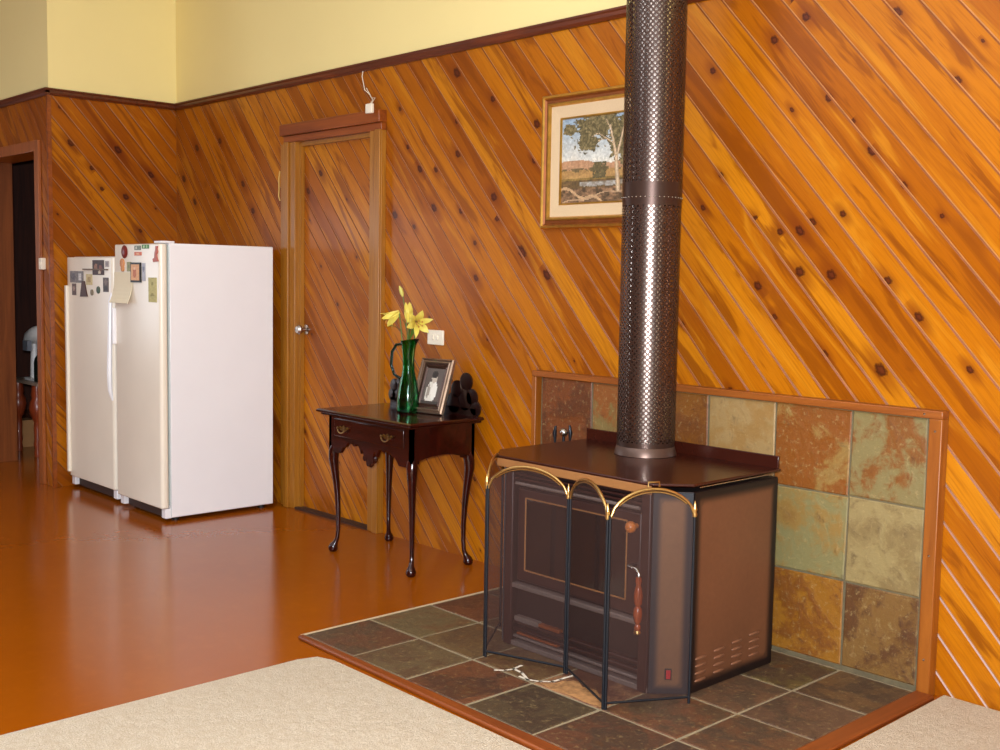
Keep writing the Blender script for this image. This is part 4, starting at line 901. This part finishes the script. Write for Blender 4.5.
# pressed side vents
M_vent = plain('pressed_vent_enamel', (130, 88, 64), .4, .3)
for c_ in range(4):
    for r_ in range(4):
        m = MB()
        yy = -.585 + c_ * .098; zz = .050 + r_ * .024 + .006 * c_
        m.lathe([(.0001, -.030), (.004, -.024), (.0055, 0), (.004, .024), (.0001, .030)], (SX1 + .0015, yy, zz), 8, Matrix.Rotation(pi / 2, 3, 'X')); m.build('side_vent', M_vent, st, smooth=60)

# ------------------------------------------------------------ flue pipe
CX, CY, FRAD = 4.199, -.294, .105
fl = thing('flue_pipe', 'perforated bronze-coloured flue pipe rising from the wood stove', 'flue pipe', (CX, CY, SZ + .001))
LEAN = Vector((-.003, -.003, 0))
def tube_uv(name, r, z0, z1, perf_ranges, mat, parent):
    n = 64; zs = sorted(set([z0, z1] + [z for p in perf_ranges for z in p] + [z0 + (z1 - z0) * i / 12 for i in range(13)])); vs = []; fs = []; uvs = []; pf = []
    for z in zs:
        o_ = LEAN * ((z - SZ) / 1.7)
        for k in range(n): a = 2 * pi * k / n; vs.append((CX + o_.x + r * cos(a), CY + o_.y + r * sin(a), z))
    for i in range(len(zs) - 1):
        p = 1.0 if any(a <= (zs[i] + zs[i + 1]) / 2 <= b for a, b in perf_ranges) else 0.0
        for k in range(n):
            fs.append((i * n + k, i * n + (k + 1) % n, (i + 1) * n + (k + 1) % n, (i + 1) * n + k)); u0, u1 = 2 * pi * FRAD * k / n, 2 * pi * FRAD * (k + 1) / n
            uvs += [(u0, zs[i]), (u1, zs[i]), (u1, zs[i + 1]), (u0, zs[i + 1])]; pf.append(p)
    me = bpy.data.meshes.new(name); Lw = Vector(parent['_w']); me.from_pydata([tuple(Vector(v) - Lw) for v in vs], [], fs); me.materials.append(mat)
    u = me.uv_layers.new(name='UVMap')
    for i, q in enumerate(uvs): u.data[i].uv = q
    at = me.attributes.new('perf', 'FLOAT', 'FACE')
    for i, q in enumerate(pf): at.data[i].value = q
    for p in me.polygons: p.use_smooth = True
    o = bpy.data.objects.new(name, me); col.objects.link(o); o.parent = parent; return o
tube_uv('outer_shield', FRAD, SZ + .03, 1.63, [(SZ + .05, 1.585)], M_perf, fl)
tube_uv('outer_shield', FRAD + .0015, 1.60, TOP - .01, [(1.665, TOP - .02)], M_perf, fl)
tube_uv('inner_flue', FRAD - .022, SZ + .01, TOP - .012, [], M_steel, fl)
MB().lathe([(FRAD + .008, 0), (FRAD + .007, .006), (FRAD + .001, .030), (FRAD - .002, .034)], (CX, CY, SZ + .001), 48).build('collar', M_skirt, fl, smooth=60)
m = MB(); o_ = LEAN * ((1.612 - SZ) / 1.7)
for k in range(40):
    a = 2 * pi * k / 40; m.ball((CX + o_.x + (FRAD + .002) * cos(a), CY + o_.y + (FRAD + .002) * sin(a), 1.612), .0026, 1, 6)
m.build('rivet_band', M_chrome, fl)

# fireplace tool tips standing behind the stove
ft = thing('fireplace_tool_stand', 'black fireplace tool tips with a silver knob showing behind the stove', 'fireplace tools', (3.62, -.12, .011))
MB().lathe([(.09, 0), (.09, .012), (.02, .018), (.006, .02), (.006, .66), (1e-6, .662)], (3.62, -.12, .011), 24).build('base', M_rod, ft, smooth=40)
for dx, dy, h in ((-.030, -.02, .715), (.024, .012, .72)):
    MB().sweep([(3.62 + dx, -.12 + dy, .10), (3.62 + dx, -.12 + dy, h - .06), (3.62 + dx * 1.1, -.12 + dy, h - .03), (3.62 + dx * .9, -.12 + dy, h)], [.005, .005, .009, .004], 8).build('tool', M_rod, ft, smooth=60)
MB().ball((3.625, -.125, .69), .018, 1, 14).build('knob', M_chrome, ft, smooth=60)

# ------------------------------------------------------------ folding fireplace screen
PS = [(3.785, -.615), (4.000, -.893), (4.300, -.795), (4.595, -.938), (4.735, -.690)]
PZ = .0115; PH = .612
scr = thing('fireplace_screen', 'four-panel folding mesh fire screen with brass arched tops', 'fireplace screen', (4.3, -.85, PZ))
for k, (a, b) in enumerate(zip(PS[:-1], PS[1:])):
    A = Vector((*a, 0)); B = Vector((*b, 0)); d = (B - A); L = d.length; d.normalize(); A2 = A + d * .006; B2 = B - d * .006; L2 = (B2 - A2).length
    arch = [(A2 + d * (L2 * i / 20), PH - .01 + .088 * math.sqrt(max(0, 1 - (2 * i / 20 - 1) ** 2)) ** 1.15) for i in range(21)]
    pn = MB().sweep([A2 + Vector((0, 0, PZ + .0)), A2 + Vector((0, 0, PH))], .0048, 8).sweep([B2 + Vector((0, 0, PZ)), B2 + Vector((0, 0, PH))], .0048, 8).sweep([A2 + Vector((0, 0, PZ + .02)), B2 + Vector((0, 0, PZ + .02))], .004, 8).build('screen_panel', M_rod, scr, smooth=60)
    MB().sweep([q + Vector((0, 0, z)) for q, z in arch], .0045, 8).sweep([q + Vector((0, 0, z - .009)) for q, z in arch[2:-2]], .0030, 6).build('brass_arch', M_brass, pn, smooth=60)
    for q, nm in ((A2, 'finial'), (B2, 'finial')) if k in (0, 1, 2, 3) else ():
        if q is A2 and k > 0 : continue
        MB().lathe([(.006, -.012), (.008, -.004), (.005, .004), (.008, .010), (.006, .016), (.004, .026), (.0015, .036), (1e-6, .038)], q + Vector((0, 0, PH)), 10).build(nm, M_brass, pn, smooth=60)
    vs = []; uvl = []
    for i, (q, z) in enumerate(arch): vs += [q + Vector((0, 0, PZ + .02)), q + Vector((0, 0, z))]
    fs = [(2 * i, 2 * i + 2, 2 * i + 3, 2 * i + 1) for i in range(20)]
    me = bpy.data.meshes.new('wire_mesh'); Lw = Vector(scr['_w']); me.from_pydata([tuple(v - Lw) for v in vs], [], fs); me.materials.append(M_mesh); u = me.uv_layers.new(name='UVMap')
    for lp_ in me.loops: v = vs[lp_.vertex_index]; u.data[lp_.index].uv = ((v - A).xy.length, v.z)
    o = bpy.data.objects.new('wire_mesh', me); col.objects.link(o); o.parent = pn; 
    if k == 3:
        c_ = (A + B) / 2 + Vector((0, 0, PH + .085)); m = MB(); m.sweep([c_ - d * .018, c_ - d * .018 + Vector((0, 0, .014)), c_ + d * .018 + Vector((0, 0, .014)), c_ + d * .018], .003, 6); m.build('carry_handle', M_brass, pn, smooth=40)

# ------------------------------------------------------------ things glimpsed through the doorway
ct = thing('small_table', 'low dark table with a turned red-brown leg seen through the doorway', 'table', (-1.28, -.35, 0))
MB().box(-1.62, -1.05, -.52, -.12, .515, .535).build('tabletop', plain('pale_topped_board', (150, 128, 110), .4), ct, bevel=.003)
for (x, y) in ((-1.20, -.47), (-1.56, -.47), (-1.20, -.17), (-1.56, -.17)):
    MB().lathe([(.022, 0), (.026, .03), (.02, .06), (.028, .09), (.022, .13), (.026, .2), (.022, .25), (.034, .27), (.05, .31), (.056, .35), (.048, .39), (.034, .42), (.04, .44), (.032, .515)], (x, y, 0), 16).build('leg', wood('red_turned_leg', (110, 40, 18), (150, 66, 32), 2, .3), ct, smooth=50)
ap = thing('kitchen_appliance', 'white rounded kitchen appliance with a grey panel seen through the doorway', 'appliance', (-1.30, -.40, .535))
m = MB(); m.sweep([(-1.47, -.43, .80), (-1.42, -.42, .835), (-1.33, -.41, .86), (-1.24, -.40, .875), (-1.18, -.39, .87)], [.03, .055, .065, .06, .035], 14); m.build('head', plain('white_plastic_head', (226, 222, 216), .35), ap, smooth=60)
MB().box(-1.37, -1.28, -.50, -.47, .75, .82).build('grey_panel', plain('grey_label', (110, 112, 120), .5), ap)
MB().sweep([(-1.37, -.42, .535), (-1.37, -.42, .80)], [.03, .022], 10).box(-1.43, -1.24, -.47, -.36, .535, .552).build('stand', plain('white_plastic_stand', (220, 216, 212), .35), ap, smooth=60)
tag(MB().lathe([(.034, 0), (.036, .01), (.036, .14), (.03, .165), (.013, .19), (.012, .225), (.014, .23), (1e-6, .231)], (-1.20, -.45, .535), 18).build('dark_bottle', plain('dark_bottle_glass', (14, 24, 20), .12)), 'dark glass bottle standing on the small table through the doorway', 'bottle')
tag(MB().rbox(-1.86, -1.70, -.50, -.30, .0, .20, .01, 'z').build('cardboard_box', plain('tan_cardboard', (170, 120, 72), .8)), 'tan box on the floor beyond the doorway', 'box')

for o in bpy.data.objects:
    if '_w' in o: del o['_w']
